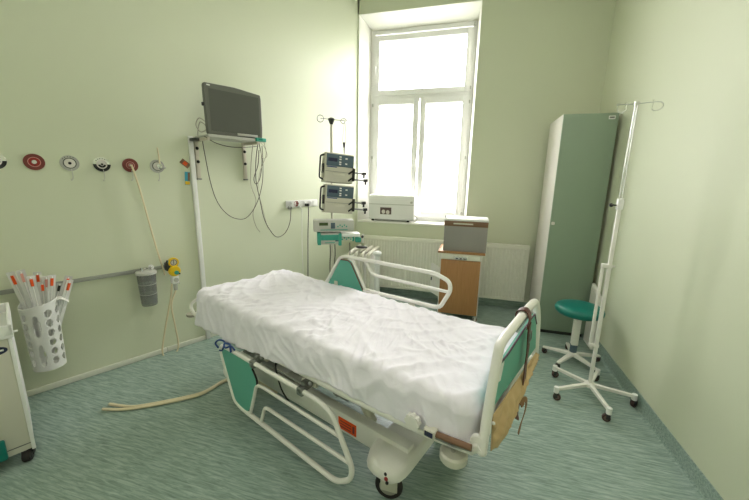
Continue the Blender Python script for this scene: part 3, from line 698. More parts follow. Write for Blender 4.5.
bs = thing('blue_band', 'blue elastic band tied round the corner of the lowered side rail', 'elastic band', BA, BR)
f = MB()
v = -.06
f.tube(smooth([b(1.80, v-.018, .50), b(1.83, v-.02, .525), b(1.80, v-.01, .555), b(1.75, v, .555), b(1.73, v-.018, .53), b(1.75, v-.02, .50), b(1.78, v-.022, .49)]), .006, 8)
f.tube(smooth([b(1.75, v, .548), b(1.70, v+.01, .545), b(1.66, v-.01, .543), b(1.63, v-.025, .53)]), .0065, 8)
f.tube(smooth([b(1.74, v-.01, .54), b(1.70, v-.022, .535), b(1.67, v-.0, .548), b(1.61, v-.01, .545)]), .006, 8); f.build('band', 'blue', bs)

# hose pair on the floor
hs = thing('floor_hose', 'pair of cream hoses lying on the floor beside the bed', 'hose')
pts = [onz(x, y, .012) for x, y in ((106, 406.5), (118, 407.5), (133, 407.5), (155, 404), (180, 399), (200, 394), (212, 388), (222, 382), (232, 379))]
pts += [pts[-1]+V3((.20, .03, 0)), pts[-1]+V3((.45, -.05, 0))]
for k in (0, 1):
    P = []
    for i, p in enumerate(pts):
        w = (.030 if i == 0 else .022 if i == 1 else .0125); P.append(p+V3((.2, -1, 0)).normalized()*(w*(k-.5)*1.9))
    f = MB(); f.tube(smooth(P, 5), .010, 10); f.build('tube', 'hose', hs)

# ---------------------------------------------------------------- left wall: gas outlets
def LWT(name, label, cat, s, z, off=0, group=None): return thing(name, label, cat, lwp(s, off, z), LROT, group)
def disc(parent, name, m, r0, r1, y0, y1, cx=0, cz=0, arc=None):
    f = MB(); seg = 36
    if arc is None:
        if r0 <= 0: f.lathe([(.0001, y0), (r1, y0), (r1, y1-.001), (r1-.001, y1), (.0001, y1)], (cx, 0, cz), 'y', seg)
        else: f.lathe([(r0, y0), (r1, y0), (r1, y1), (r0, y1), (r0, y0)], (cx, 0, cz), 'y', seg)
    else:
        a0, a1 = arc; n = 18; P = [(cx+r1*math.cos(a0+(a1-a0)*k/n), cz+r1*math.sin(a0+(a1-a0)*k/n)) for k in range(n+1)]+[(cx+r0*math.cos(a1+(a0-a1)*k/n), cz+r0*math.sin(a1+(a0-a1)*k/n)) for k in range(n+1)]
        f.prism(P, -y1, -y0, lambda x, z, t: (x, t, z))
    return f.build(name, m, parent)
ZO = 1.722
def hookbit(p):
    f = MB(); f.tube(smooth([(.004, -.012, -.04), (.006, -.014, -.07), (.005, -.012, -.11), (-.004, -.02, -.125), (-.008, -.024, -.115)]), .0025, 6); f.build('hook', 'light_grey', p)
def dots(p, r=.043):
    f = MB()
    for a in (60, 80, 100, 120, 140): f.ball((r*math.cos(R(a)), -.013, r*math.sin(R(a))), .0035, sub=1)
    f.build('marking', 'dark_grey', p)
defs = [(.080, 'half', 'round gas outlet with dark lower half, cut by the left edge of the photo'),
        (.267, 'red', 'largest red gas outlet disc with a pale centre button'),
        (.455, 'white', 'clear gas outlet with white face, black ring and black centre'),
        (.645, 'half', 'gas outlet with black lower half between white one and small red one'),
        (.832, 'red2', 'small red gas outlet with the cream suction hose plugged in'),
        (1.027, 'plug', 'rightmost round gas outlet holding an upright white probe')]
for s, kind, lab in defs:
    g = LWT('gas_outlet', lab, 'gas outlet', s, ZO, 0, 'wall gas outlets')
    if kind == 'half':
        disc(g, 'base_plate', 'chrome', 0, .055, .0005, .008); disc(g, 'colour_half', 'black', .030, .0555, .008, .011, arc=(PI*1.0, PI*2.0))
        disc(g, 'face', 'side_white', 0, .034, .008, .014); disc(g, 'face_mark', 'black', .012, .026, .014, .0155, arc=(PI*1.05, PI*1.95)); disc(g, 'socket', 'dark_grey', 0, .008, .014, .018); hookbit(g); dots(g)
    elif kind == 'white':
        disc(g, 'base_plate', 'clear_plastic', 0, .056, .0005, .008); disc(g, 'face', 'side_white', 0, .034, .008, .014); disc(g, 'ring', 'black', .033, .038, .008, .0145)
        disc(g, 'socket', 'black', 0, .010, .014, .018); hookbit(g); dots(g, .047)
    elif kind == 'red':
        disc(g, 'base_plate', 'dark_red', 0, .056, .0005, .010); disc(g, 'outer_ring', 'pinkish', .030, .034, .010, .0125); disc(g, 'inner_ring', 'red', .016, .030, .010, .012); disc(g, 'button', 'side_white', 0, .013, .010, .020); disc(g, 'latch', 'black', 0, .004, .01, .013, 0, -.022)
    elif kind == 'red2':
        disc(g, 'base_plate', 'dark_red', 0, .055, .0005, .010); disc(g, 'outer_ring', 'pinkish', .026, .030, .010, .0125); disc(g, 'inner_ring', 'pinkish', .013, .017, .010, .013); disc(g, 'button', 'side_white', 0, .007, .010, .022); hookbit(g)
    else:
        disc(g, 'base_plate', 'clear_plastic', 0, .055, .0005, .008); disc(g, 'face', 'side_white', 0, .034, .008, .014); disc(g, 'ring', 'dark_grey', .033, .038, .008, .0145); hookbit(g)
        f = MB(); f.lathe([(.012, .014), (.022, .016), (.024, .045), (.018, .05), (.01, .06)], (.012, 0, 0), 'y'); f.build('connector', 'chrome', g)
        f = MB(); f.tube([(.012, -.04, .01), (.010, -.045, .09), (.004, -.05, .155)], .0075, 10, r2=.005); f.build('probe', 'hose', g)
        f = MB(); f.ball((.048, -.03, -.012), .012, (1.2, 1, .7), 2); f.build('release_button', 'light_grey', g)
# wall rail
wr = LWT('equipment_rail', 'grey metal equipment rail along the left wall below the gas outlets', 'rail', 0, .83)
f = MB(); f.box(-1.6, 1.10, -.032, -.022, -.016, .016, .002); f.build('bar', 'rail_grey', wr)
for s in (-1.4, -.6, .16, .96):
    f = MB(); f.box(s-.02, s+.02, -.022, -.0005, -.012, .012, .002); f.build('bracket', 'steel_dull', wr)
# suction canister
cn = LWT('suction_canister', 'smoky clear suction canister with white lid hanging on the wall rail', 'canister', .825, .83, .10)
f = MB(); f.lathe([(.02, -.30), (.056, -.298), (.060, -.285), (.070, -.03), (.070, -.015), (.066, -.03), (.056, -.28), (.02, -.29)]); f.build('jar', 'smoke_plastic', cn)
f = MB()
for k in (2, 6): f.lathe([(.0612+.001*k, -.24+k*.022), (.0622+.001*k, -.24+k*.022), (.0622+.001*k, -.237+k*.022), (.0612+.001*k, -.237+k*.022)], seg=24)
f.build('scale_ring', 'light_grey', cn)
f = MB(); f.lathe([(.03, -.018), (.077, -.018), (.079, -.006), (.076, .004), (.05, .010), (.02, .012)]); f.build('lid', 'light_grey', cn)
f = MB(); f.cyl((-.03, -.02, .008), (-.03, -.02, .045), .009); f.cyl((.03, -.01, .008), (.03, -.01, .04), .009); f.tube([(.03, -.01, .035), (.05, .0, .035)], .006, 8); f.ball((0, .03, .02), .014); f.build('port', 'chrome', cn)
f = MB(); f.box(-.022, .022, .055, .078, -.02, .022, .004); f.build('clamp', 'dark_grey', cn)
f = MB(); f.lathe([(.0002, .0), (.022, .001), (.022, .012), (.0002, .014)], (.045, .02, .03), 'y'); f.build('valve_cap', 'pvc_white', cn)
# suction regulator, yellow
rg = LWT('suction_regulator', 'yellow suction regulator with two round dials on the wall rail', 'regulator', 1.045, .83, .05)
f = MB(); f.lathe([(.01, .02), (.040, .022), (.044, .03), (.044, .055), (.038, .06), (.03, .058), (.029, .05), (.001, .05)], (0, 0, .045), 'y'); f.build('gauge_body', 'yellow', rg)
f = MB(); f.lathe([(.0005, .050), (.029, .050), (.029, .053), (.0005, .053)], (0, 0, .045), 'y'); gf = f.build('gauge_face', 'side_white', rg)
f = MB(); f.box(-.002, .002, -.056, -.053, .03, .065); f.lathe([(.022, .053), (.026, .053), (.026, .0545), (.022, .0545), (.022, .053)], (0, 0, .045), 'y'); f.build('needle', 'dark_grey', gf)
f = MB(); f.lathe([(.02, .02), (.046, .024), (.050, .035), (.050, .06), (.042, .075), (.02, .08), (.001, .08)], (0, 0, -.035), 'y', 32); kb = f.build('control_knob', 'yellow', rg)
f = MB(); f.lathe([(.001, .080), (.018, .080), (.018, .092), (.001, .094)], (.006, 0, -.045), 'y', 20); f.build('knob_centre', 'device_teal', kb)
f = MB(); f.lathe([(.001, .075), (.007, .075), (.007, .085), (.001, .085)], (.03, 0, -.06), 'y', 12); f.build('knob_mark', 'black', kb)
f = MB(); f.box(-.06, -.02, -.05, .02, -.03, .045, .01); f.cyl((-.045, -.03, .04), (-.035, -.03, .065), .014); f.build('clamp_body', 'dark_grey', rg)
f = MB(); f.box(-.045, -.025, -.052, -.02, .045, .065, .006); f.build('blue_tab', 'blue_light', rg)
f = MB(); f.lathe([(.01, -.10), (.032, -.098), (.034, -.09), (.034, -.125), (.026, -.14), (.016, -.15)][::1], (0, -.03, .0)); f.box(-.03, .03, -.07, -.0, -.155, -.075, .014); f.build('float_valve', 'pvc_white', rg)
f = MB(); f.cyl((.0, -.035, -.155), (.0, -.035, -.22), .020, 18, r2=.014); f.build('nozzle', 'clear_plastic', rg)
f = MB(); f.lathe([(.001, .07), (.02, .07), (.02, .078), (.001, .08)], (0, 0, -.115), 'y', 20); f.ball((.022, -.075, -.15), .006, sub=1); f.build('flow_window', 'light_grey', rg)
# suction hose from the small red outlet, behind the regulator
ho = thing('suction_hose', 'thin cream hose from the small red outlet down to the regulator', 'hose')
q = lambda x, y, o: (lambda s, z: lwp(s, o, z))(*lw(x, y, o))
f = MB(); f.tube(smooth([lwp(.836, .022, ZO), q(133, 169, .05), q(140, 190, .05), q(149, 222, .05), q(157, 250, .05), q(163, 268, .035), q(165, 275, .03)]), .0075, 10); f.build('tube', 'hose', ho)
h2 = thing('drain_hose', 'cream hose loop hanging from the regulator down to the floor', 'hose')
f = MB(); f.tube(smooth([lwp(1.045, .085, .61), q(171.5, 305, .085), q(175, 325, .08), q(178.5, 345, .07), (q(175, 354, .07)), (q(168, 359.5, .07)), q(162.5, 352, .06), q(165, 330, .05), q(169, 308, .045), q(171, 296, .04), lwp(1.03, .04, .66)]), .0075, 10); f.build('tube', 'hose', h2)
# perforated holder with catheter packs
hd = LWT('catheter_holder', 'milky perforated plastic holder hanging on the rail by the trolley', 'holder', .145, .24, .12)
def holder():
    f = MB(); H_, rt, rb_ = .50, .098, .088
    bm = f.bm; nA, nH = 96, 80
    hole = []
    for c in range(9):
        for r_ in range(6):
            hole.append((c/9*2*PI+.2, .07+r_*.071, .20, .026) if c % 3 else None)
        if c % 3 == 0: hole += [(c/9*2*PI+.2, .12, .17, .085), (c/9*2*PI+.2, .35, .17, .085)]
    hole = [h for h in hole if h]
    V = [[None]*nA for _ in range(nH+1)]
    for j in range(nH+1):
        t = j/nH
        for i in range(nA):
            a = 2*PI*i/nA
            r = rb_+(rt-rb_)*t; dz = (.035*max(0, math.sin(a-.3))**2+.02*math.cos(a)) * (t**3)
            V[j][i] = bm.verts.new((r*math.cos(a)*1.04, max(-r, min(.10, r*math.sin(a)))*1.0, t*H_+dz))
    for j in range(nH):
        for i in range(nA):
            a = 2*PI*(i+.5)/nA; z = (j+.5)/nH*H_; cut = False
            for ha, hz, wa, wz in hole:
                da = (a-ha+PI) % (2*PI)-PI
                if (da/wa)**2+((z-hz)/wz)**2 < 1: cut = True; break
            if cut: continue
            bm.faces.new([V[j][i], V[j][(i+1) % nA], V[j+1][(i+1) % nA], V[j+1][i]])
    bm.faces.new([V[0][i] for i in range(nA)])
    o = f.build('basket', 'milky_plastic', hd, smoothang=60); s_ = o.modifiers.new('s', 'SOLIDIFY'); s_.thickness = .003
holder()
f = MB(); f.box(-.05, .05, .075, .09, .50, .62, .004); f.build('hanger', 'milky_plastic', hd)
pack_px = [(10, 272, 'orange'), (20, 270, 'pinkish'), (30, 276, 'orange'), (37, 272, 'orange'), (46, 276, 'pinkish'), (52, 275, 'orange'), (60, 283, 'dark_grey'), (69, 276, 'orange'), (70, 280, 'orange'), (24, 280, 'paper'), (42, 282, 'orange')]
for k, (px, py, col) in enumerate(pack_px):
    off = .10+.04*((k*7) % 3-1); s, z = lw(px, py, off)
    top = V3((s-.155, -(off-.12), z-.24)); bot = V3(((s-.155)*.2, -(off-.12)*.6, .20+.03*(k % 4)))
    colname = {'orange': 'orange', 'pinkish': 'pink', 'dark_grey': 'dark green', 'paper': 'white'}[col]
    where = ['leftmost, leaning out to the left', 'second from the left, tall', 'left of centre and short', 'tallest in the middle, upright', 'just right of the middle', 'right of the middle, broad', 'leaning right with dark end', 'topmost of those leaning far right', 'lower one leaning far right', 'low at the back left', 'low in the centre'][k]
    ck = LWT('catheter_pack', 'sealed catheter pack with %s tip in the holder, %s' % (colname, where), 'catheter pack', .155, .24, .12, 'catheter packs in the holder')
    f = MB(); d = (top-bot); side = V3((1, .3*(k % 3-1), 0)); w = .044
    ribbon(f, [bot, bot+d*.5, top], w, .004, side); f.build('wrapper', 'wrapper_film', ck)
    f = MB(); f.tube([bot+V3((0, -.003, 0)), top-d*.02+V3((0, -.003, 0))], .0035, 6); f.build('catheter', 'paper', ck)
    f = MB(); ribbon(f, [top-d*.17+V3((0, -.004, 0)), top-d*.11+V3((0, -.004, 0)), top-d*.05+V3((0, -.004, 0))], .015, .011, side); f.build('coloured_tip', col, ck)
ft = LWT('wrapper_flap', 'loose white wrapper curling over the right rim of the catheter holder', 'wrapper', .155, .24, .12)
f = MB(); ribbon(f, [(.07, -.02, .44), (.085, -.02, .50), (.115, -.03, .51), (.15, -.03, .475)], .05, .003, (0, 1, .2)); f.build('film', 'paper', ft)
# stickers beside the trunking
s, z = lw(189, 166); pk = LWT('picture_card', 'brown tilted picture card on the wall left of the trunking', 'card', *lw(185, 163.5), .0005)
f = MB(); M = Matrix.Rotation(R(40), 4, 'Y'); f.box(-.042, .042, -.003, -.0005, -.024, .024, 0, M); f.build('card', 'box_brown', pk)
f = MB(); f.box(-.018, .018, -.004, -.003, -.016, .016, 0, M); f.build('motif', 'orange', pk); 
pk = LWT('picture_card', 'blue upright picture card on the wall left of the trunking', 'card', *lw(187.3, 178.5), .0005)
f = MB(); M = Matrix.Rotation(R(4), 4, 'Y'); f.box(-.022, .022, -.003, -.0005, -.060, .060, 0, M); f.build('card', 'blue_light', pk)
f = MB(); f.box(-.020, .020, -.004, -.003, -.056, -.025, 0, M); f.build('motif', 'yellow', pk)
f = MB(); f.box(.003, .021, -.004, -.003, -.02, .055, 0, M); f.build('motif', 'box_brown', pk)

# ---------------------------------------------------------------- monitor shelf and screen
sf = LWT('monitor_shelf', 'narrow white wall shelf carrying the monitor', 'shelf', 0, 1.986)
sl = lw(208.5, 133, .34)[0]; sr = lw(266, 141, .34)[0]
f = MB(); f.box(sl, sr, -.335, -.03, -.004, .016, .003); f.box(sl-.005, sr, -.345, -.333, -.010, .016, .002); f.build('board', 'light_grey', sf)
for s in (1.362, 1.825):
    f = MB(); f.box(s-.016, s+.016, -.026, -.0005, -.36, -.005, .003); f.box(s-.012, s+.012, -.30, -.03, -.03, -.005, .003); br = f.build('bracket', 'bracket_beige', sf)
    for z in (-.09, -.21): 
        f = MB(); f.ball((s, -.030, z), .015, sub=2); f.build('bolt', 'black', br)
    f = MB(); f.box(s-.018, s+.02, -.032, -.0005, -.375, -.362, .001); f.build('end_plate', 'mid_grey', br)
f = MB(); f.box(1.30, 1.38, -.13, -.03, -.03, -.006, .004); f.build('clamp_block', 'dark_grey', sf)
s0, _ = lw(205, 100, .29); s1, _ = lw(261.5, 110, .29)
tv = LWT('wall_monitor', 'dark grey flat monitor standing on the wall shelf', 'monitor', 0, 2.004)
sa, sb, zt = lw(206, 132, .30)[0]+.022, lw(262.5, 139, .30)[0], lw(203, 81.5, .30)[1]-2.004
f = MB(); yf = -.30
outer = [(sa-.002, .004), (sb, .004), (sb+.006, .10), (sb+.004, zt-.05), (sb-.004, zt-.015), ((sa+sb)/2, zt+.006), (sa-.005, zt), (sa-.012, zt-.02), (sa-.006, .06)]
f.prism(outer, yf, yf+.045); f.prism([(a*.94+.06*(sa+sb)/2, .03+c*.86) for a, c in outer], yf+.045, yf+.085); f.build('housing', 'tv_bezel', tv, bevel=.006)
f = MB(); f.box(sa+.025, sb-.024, yf-.002, yf+.0, .03, zt-.042); f.build('screen', 'tv_screen', tv)
f = MB(); f.box(sa+.012, sa+.04, yf-.003, yf, zt-.022, zt-.012); f.build('maker_mark', 'paper', tv)
f = MB(); f.box((sa+sb)/2+.0, (sa+sb)/2+.20, yf-.014, yf+.0, .012, .034, .003); f.build('speaker_bar', 'light_grey', tv)
f = MB(); f.box((sa+sb)/2-.10, (sa+sb)/2+.10, yf+.0, yf+.22, 0, .012, .004); f.box((sa+sb)/2-.04, (sa+sb)/2+.04, yf+.06, yf+.10, .01, .10, .004); f.build('stand', 'tv_bezel', tv)
f = MB(); f.box(sa-.03, sa-.012, yf+.01, yf+.03, zt*.55, zt*.62, .004); f.build('side_knob', 'dark_grey', tv)
gd = LWT('teal_gadget', 'small teal gadget at the right end of the monitor shelf', 'gadget', 0, 1.984)
s, z = lw(262, 141.5, .35); gs = lw(256, 141, .36)[0]; f = MB(); f.box(gs, gs+.10, -.375, -.346, -.006, .026, .004); f.build('case', 'device_teal', gd); f = MB(); f.box(gs+.02, gs+.06, -.3765, -.375, .004, .018); f.build('face', 'teal_seat', gd)
# cables of the monitor
def cable(label, pts, m='cable_dark', r=.004, plug=None, off=.05):
    o = thing('power_cable', label, 'cable', group='monitor cables')
    P = [q(x, y, oo) for x, y, oo in pts]
    f = MB(); f.tube(smooth(P, 6), r, 7); f.build('cord', m, o)
    if plug:
        f = MB(); p0 = P[-1]; f.cyl(p0, p0-LN*.045, .018, 14); f.build('plug', plug, o)
    return o
cable('thin dark cable hanging from the left shelf bracket in a long loop to the right', [(202, 138, .06), (205, 155, .04), (210, 180, .03), (216, 199, .02), (224, 211, .02), (234, 218, .02), (246, 218, .02), (256, 205, .03), (262, 185, .04), (263, 165, .05), (262, 146, .1)], r=.0035)
cable('dark cable sagging under the front of the monitor shelf', [(204, 136, .30), (216, 143, .28), (232, 147, .25), (250, 147, .2), (258, 146, .15)], r=.0035)
cable('grey cable from the shelf looping down to the leftmost wall socket', [(258, 143, .15), (256, 160, .06), (256, 180, .04), (260, 200, .03), (264, 218, .03), (270, 230, .02), (277, 237, .02), (285, 233, .02), (290, 222, .03), (291, 208, .055)], plug='mid_grey')
cable('pale cable hanging straight and curling below the shelf to the right', [(253, 143, .1), (251, 165, .05), (251, 185, .04), (256, 200, .03), (253, 214, .02), (256, 226, .02), (260, 232, .02)], 'cable_light', .0035)
cable('pale cable with a wide loop beside the shelf end', [(264, 142, .2), (266, 155, .05), (260, 172, .05), (258, 190, .03), (262, 206, .03), (266, 222, .02), (268, 228, .02)], 'cable_light', .003)
cable('dark cable folded into a short loop under the shelf end', [(259, 143, .12), (262, 160, .05), (260, 178, .04), (256, 184, .03), (254, 178, .03), (258, 165, .04), (259, 150, .1)], r=.004)
cable('thin pale cable coiled right behind the left edge of the monitor', [(206, 122, .15), (199, 118, .15), (196, 125, .12), (201, 132, .12), (207, 128, .15), (200, 122, .10), (198, 136, .06), (203, 140, .05)], 'cable_light', .004)
cable('grey looped cable at the shelf end, outermost', [(261, 143, .2), (265, 148, .1), (267, 156, .08), (263, 158, .07), (260, 150, .1)], 'cable_light', .003)
cable('black cable falling straight down from the right wall socket', [(308, 205, .055), (308.5, 212, .03), (308, 235, .02), (308, 262, .02), (308, 285, .02)][::-1], 'black', .005, 'black')
cable('pale cable falling from the third wall socket behind the bed', [(301, 206, .055), (302, 214, .03), (302, 240, .02), (303, 270, .02), (303, 290, .02)][::-1], 'paper', .0035, 'paper')
# sockets
so = LWT('socket_strip', 'white wall socket strip with one red socket', 'socket strip', 0, 0)
a0, z0 = lw(285.5, 200.5); a1, z1 = lw(317, 200.5); zz = (lw(300, 203.5)[1]); U_ = (a1-a0)/5
f = MB(); f.box(a0, a1, -.012, -.0005, zz-.042, zz+.042, .004); f.build('plate', 'pvc_white', so)
for k in range(5):
    f = MB(); cx = a0+U_*(k+.5)
    f.lathe([(.018, .012), (.030, .012), (.033, .016), (.030, .017), (.026, .008), (.001, .008)][::1], (cx, 0, zz), 'y', 24) if k < 4 else f.box(cx-.03, cx+.03, -.017, -.012, zz-.03, zz+.03, .003)
    ob = f.build('socket_insert', ['pvc_white', 'red', 'pvc_white', 'pvc_white', 'pvc_white'][k], so)
    if k == 1: ob['label'] = 'red socket insert'

# ---------------------------------------------------------------- pump stand behind the bed
PX, PY = -1.285, 3.02
ps = thing('iv_stand', 'thin iv stand carrying the pumps behind the head of the bed', 'iv stand', (PX, PY, 0))
f = MB(); f.cyl((0, 0, .09), (0, 0, 2.17), .012, 14); f.build('pole', 'cream_dark', ps)
f = MB(); f.lathe([(.02, .07), (.035, .075), (.035, .11), (.02, .12)]); f.build('hub', 'dark_grey', ps)
for k in range(5):
    a = R(20+72*k); p = V3((math.cos(a), math.sin(a), 0)); f = MB(); f.tube([p*.02+V3((0, 0, .09)), p*.27+V3((0, 0, .07))], .012, 10); f.build('leg', 'steel_dull', ps); caster(ps, p.x*.26, p.y*.26, a, .025, .02, .07, 'rubber')
f = MB(); f.lathe([(.013, 2.13), (.028, 2.165), (.03, 2.18), (.01, 2.19)]); f.build('cap', 'dark_grey', ps)
f = MB(); t = V3((.92, .36, 0)); 
def tp(a, z): return (t.x*a, t.y*a, z)
f.tube([tp(-.10, 2.18), tp(.13, 2.165)], .003, 7)
f.tube(smooth([tp(-.10+.03-.03*math.cos(k*PI/5)-.03, 2.178+.03*math.sin(k*PI/5)) for k in range(11)]), .003, 7)
f.tube(smooth([tp(.13, 2.165), tp(.115, 2.14), tp(.09, 2.15), tp(.09, 2.175), tp(.12, 2.185), tp(.145, 2.165)]), .003, 7); f.build('hook', 'steel_dull', ps)
dl = thing('drip_hanger', 'thin wire hanger with dark clip on the pump stand hook', 'hanger', (PX, PY, 0))
f = MB(); f.tube(smooth([tp(.118, 2.138), tp(.105, 2.0), tp(.118, 1.965), tp(.135, 2.0), tp(.128, 2.145)]), .0022, 6); f.build('wire', 'steel_dull', dl)
f = MB(); f.cyl(tp(.118, 1.975), tp(.118, 1.93), .014, 12, r2=.008); f.cyl(tp(.118, 1.93), tp(.118, 1.875), .005); f.build('clip', 'dark_grey', dl)
PRZ = R(38)
def inf_pump(z, label, roll):
    o = thing('infusion_pump', label, 'infusion pump', (PX+.02, PY-.03, z), PRZ, 'large infusion pumps', ry=R(roll), rx=R(-4))
    w, h, d = .27, .258, .13
    x0 = -w/2+.02; y1 = -.005
    f = MB(); f.box(x0, x0+w, y1-d, y1, 0, h, .008); f.build('case', 'device_beige', o)
    f = MB(); f.box(x0+.012, x0+w-.006, y1-d-.004, y1-d, h*.55, h-.012, .002); pn = f.build('control_panel', 'device_blue', o)
    for i, (a, c) in enumerate(((.47, .88), (.47, .80), (.68, .84), (.47, .70), (.47, .63), (.68, .66))):
        f = MB(); f.box(x0+w*a, x0+w*a+.02, y1-d-.007, y1-d-.004, h*c-.006, h*c+.006, .001); f.build('button', 'paper', pn)
    f = MB(); f.box(x0+.025, x0+.11, y1-d-.0055, y1-d-.004, h*.70, h*.82); f.build('display', 'lcd_navy', pn)
    f = MB(); f.box(x0+.018, x0+.11, y1-d-.0035, y1-d, h*.505, h*.535); f.build('blue_stripe', 'blue', o)
    f = MB(); f.box(x0+.075, x0+.185, y1-d-.006, y1-d, h*.24, h*.31, .002); f.build('tube_guide', 'cream_dark', o)
    f = MB(); f.box(x0+.006, x0+w-.03, y1-d-.003, y1-d, h*.36, h*.372); f.build('door_seam', 'mid_grey', o)
    f = MB(); f.tube(fillet([(x0, y1-.09, h*.92), (x0-.035, y1-.09, h*.88), (x0-.035, y1-.09, h*.12), (x0, y1-.09, h*.08)], .02), .008, 8); f.box(x0-.012, x0+.0, y1-.11, y1-.05, h*.3, h*.62, .004); f.build('carry_handle', 'black', o)
    f = MB(); xr = x0+w; f.box(xr-.012, xr+.012, y1-d-.012, y1-.03, h*.10, h*.55, .004); f.prism([(xr-.05, h*.36), (xr-.012, h*.48), (xr-.006, h*.42), (xr-.045, h*.31)], y1-d-.012, y1-d); f.prism([(xr-.05, h*.12), (xr-.012, h*.24), (xr-.006, h*.18), (xr-.045, h*.07)], y1-d-.012, y1-d); f.build('hinge', 'black', o)
    for hz in (.44, .20):
        dx = .02 if hz < .3 else 0
        f = MB(); f.cyl((xr, y1-.05, h*hz), (xr+.12+dx, y1-.05, h*hz-.002), .008, 10); g = f.build('clamp_screw', 'steel_dull', o)
        f = MB(); f.cyl((xr+.112+dx, y1-.05, h*hz-.002), (xr+.15+dx, y1-.05, h*hz+.003), .014, 12); f.box(xr+.125+dx, xr+.14+dx, y1-.058, y1-.042, h*hz-.04, h*hz, .003); f.build('wing_knob', 'black', g)
    return o
inf_pump(1.602, 'upper of two beige infusion pumps with dark blue panel on the stand', 5)
inf_pump(1.325, 'lower of two beige infusion pumps, directly above the syringe pump', 5)
def syr_pump(z, x0, x1, h, label, m, screen):
    o = thing('syringe_pump', label, 'syringe pump', (PX, PY-.03, z), R(28), 'small syringe pumps')
    f = MB(); f.box(x0, x1, -.16, -.02, 0, h, .008); f.build('case', m, o)
    f = MB(); f.box(x0+.05, x0+.13, -.164, -.16, h*.55, h*.82); f.build('display', screen, o)
    f = MB(); f.box(x0+.155, x0+.195, -.164, -.16, h*.28, h*.8, .001); f.build('keypad', 'device_blue', o)
    f = MB(); f.box(x0+.06, x1-.06, -.165, -.16, h*.14, h*.20)
    for k in range(5): f.box(x0+.215+k*.02, x0+.226+k*.02, -.164, -.16, h*(.4+.12*(k % 2)), h*(.52+.12*(k % 2)))
    f.build('marking', 'device_teal', o)
    return o
syr_pump(1.165, -.17, .20, .105, 'long pale syringe pump under the lower infusion pump', 'light_grey', 'lcd')
o = syr_pump(1.045, -.13, .08, .105, 'short teal and white syringe pump at the bottom of the pump stack', 'light_grey', 'lcd')
f = MB(); f.box(-.137, -.105, -.168, -.015, -.004, .108, .006); f.build('side_grip', 'device_teal', o)
f = MB(); f.box(.055, .085, -.168, -.015, -.012, .104, .006); f.build('side_grip', 'device_teal', o)
f = MB(); f.box(-.105, .055, -.166, -.158, .040, .092, .003); f.box(-.075, -.005, -.1675, -.166, .052, .082); f.build('front_frame', 'device_teal', o)
o2 = thing('syringe_tray', 'white and teal syringe holder right of the short syringe pump', 'syringe holder', (PX, PY-.03, 1.045), R(28))
f = MB(); f.box(.088, .26, -.16, -.03, .068, .10, .008); f.build('tray', 'pvc_white', o2)
f = MB(); f.cyl((.09, -.12, .045), (.19, -.12, .045), .018, 16); f.build('barrel', 'cream_dark', o2)
f = MB(); f.cyl((.19, -.12, .045), (.205, -.12, .045), .026, 16); f.box(.215, .275, -.15, -.09, .01, .062, .015); f.build('plunger', 'device_teal', o2)
f = MB(); f.ball((.29, -.11, .06), .014, sub=2); f.build('knob', 'black', o2)
for k, (xx, ml, lab) in enumerate(((-.015, 'cable_dark', 'dark tube hanging below the pumps, left of the pole foot'), (.03, 'cable_dark', 'dark tube hanging below the pumps in the middle'), (.175, 'dark_red', 'dark tube with red end hanging below the syringe holder'))):
    o = thing('hanging_tube', lab, 'tube', (PX, PY-.03, 0), R(28)); f = MB(); f.tube(smooth([(xx, -.06, 1.04), (xx+.003, -.055, .93), (xx-.002, -.05, .80), (xx, -.05, .30 if k < 2 else .74)]), .005, 8); f.build('tube', 'cable_dark', o)
    if k == 2: f = MB(); f.cyl((xx, -.05, .75), (xx, -.05, .70), .008); f.build('tip', 'red', o)

# ---------------------------------------------------------------- white trolley, left foreground
s1_, zz1 = lw(35.5, 447, .84)
tr = thing('medical_trolley', 'white medical trolley at the left edge by the wall rail', 'trolley', lwp(0, .84, 0), LROT)
TL, TD = .75, .46     # length, depth ; local x<=0 is the body, +y is toward the wall
f = MB(); f.box(-TL, -.012, .0, TD, .075, .77, .006); f.build('body', 'cream_dark', tr)
f = MB(); f.box(-.0125, .004, -.006, .02, .07, .775, .003); f.box(-.0125, .004, TD-.02, TD+.006, .07, .775, .003); f.box(-.0125, .002, .02, TD-.02, .07, .775, .002); f.build('corner_post', 'pvc_white', tr)
f = MB(); f.box(-TL, -.012, -.004, .0, .115, .119); f.build('drawer_seam', 'mid_grey', tr)
f = MB(); f.box(-TL-.01, .012, -.012, TD+.012, .77, .79, .004); f.box(-TL-.01, .012, -.012, .004, .785, .845, .004); f.box(-TL-.01, .012, TD-.004, TD+.012, .785, .845, .004); f.box(-.004, .012, -.012, TD+.012, .785, .845, .004); f.build('tray_top', 'pvc_white', tr)
f = MB(); f.cyl((.012, .0, .80), (.03, .0, .80), .006); f.build('tray_peg', 'pvc_white', tr)
f = MB(); b2 = MB(); b2.lathe([(.001, 0), (.03, 0), (.03, .003), (.001, .003)], (0, 0, 0), 'y', 24)
for w in b2.bm.verts: w.co = V3((-.065+w.co.x*1.5, w.co.y, .71+w.co.z*.75))
f.merge(b2.bm); bdg = f.build('badge', 'lcd_navy', tr)
f = MB(); f.box(-.095, -.035, -.0045, -.003, .706, .716); f.build('badge_print', 'paper', bdg)
f = MB(); f.box(-.20, -.105, -.03, .0, .08, .20, .01); f.build('teal_bin', 'teal_seat', tr)
for x, y in ((-.03, .03), (-.03, TD-.04), (-TL+.04, .03), (-TL+.04, TD-.04)): caster(tr, x, y, -1.9, .036, .03, .08, 'rubber', 'black')

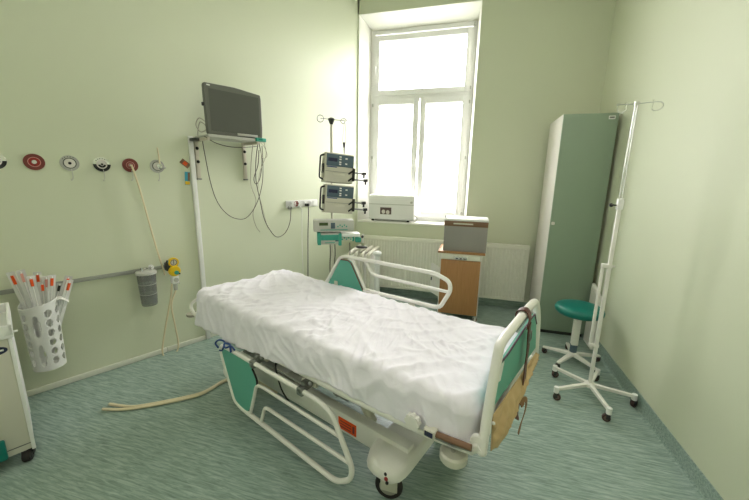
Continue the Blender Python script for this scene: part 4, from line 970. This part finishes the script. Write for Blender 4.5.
# ---------------------------------------------------------------- ceiling fill lamps, added out of view to brighten floor and right wall
for LX, LY, LL in ((.05, 1.9, 'long fill lamp added on the ceiling above the bed'), (.45, -.5, 'long fill lamp added on the ceiling above the camera')):
  cl = thing('fill_lamp', LL, 'lamp', (LX, LY, HC), 0, 'added fill lamps')
  f = MB(); f.box(-.65, .65, -.16, .16, -.05, -.001, .005); f.build('housing', 'fill_body', cl)
  f = MB(); f.box(-.62, .62, -.13, .13, -.062, -.051, .003); f.build('diffuser', 'fill_glow', cl)

# ---------------------------------------------------------------- light
w = bpy.data.worlds.new('sky'); sc.world = w; w.use_nodes = True; nt = w.node_tree; bgn = nt.nodes['Background']
bgn.inputs[1].default_value = 1.0
tcw = nt.nodes.new('ShaderNodeTexCoord'); sx_ = nt.nodes.new('ShaderNodeSeparateXYZ'); cw = nt.nodes.new('ShaderNodeValToRGB')
mrw = nt.nodes.new('ShaderNodeMapRange'); mrw.inputs['From Min'].default_value = -1; mrw.inputs['From Max'].default_value = 1
nt.links.new(tcw.outputs['Generated'], sx_.inputs[0]); nt.links.new(sx_.outputs['Z'], mrw.inputs['Value']); nt.links.new(mrw.outputs[0], cw.inputs[0])
E_ = cw.color_ramp.elements; E_[0].position = .47; E_[0].color = (3.2, 3.1, 3.0, 1); E_[1].position = .54; E_[1].color = (12.8, 12.1, 12.5, 1)
nt.links.new(cw.outputs[0], bgn.inputs[0])
pd = bpy.data.lights.new('window_portal', 'AREA'); pd.shape = 'RECTANGLE'; pd.size = 1.36; pd.size_y = 2.5; pd.cycles.is_portal = True
po = bpy.data.objects.new('window_portal', pd); COL.objects.link(po); po.location = (-.78, 4.99, 2.34); po.rotation_euler = (R(-90), 0, 0)

pd = bpy.data.lights.new('window_portal', 'AREA'); pd.shape = 'RECTANGLE'; pd.size = WS1-WS0; pd.size_y = WZ1-WZ0; pd.cycles.is_portal = True  # portal of the added, unseen window
po = bpy.data.objects.new('window_portal', pd); COL.objects.link(po); po.location = lwp((WS0+WS1)/2, -.19, (WZ0+WZ1)/2)
po.rotation_euler = (R(-90), 0, LROT)
# ---------------------------------------------------------------- camera
cd = bpy.data.cameras.new('camera'); co = bpy.data.objects.new('camera', cd); COL.objects.link(co)
cd.sensor_fit = 'HORIZONTAL'; cd.sensor_width = 36; cd.lens = 36*FPX/749; cd.clip_start = .02
co.matrix_world = Matrix(((RT.x, UP.x, -FWD.x, 0), (RT.y, UP.y, -FWD.y, 0), (RT.z, UP.z, -FWD.z, CH), (0, 0, 0, 1)))
sc.camera = co
vs = sc.view_settings; vs.view_transform = 'Standard'; vs.look = 'None'; vs.gamma = 1; vs.use_curve_mapping = False; vs.exposure = 0.84
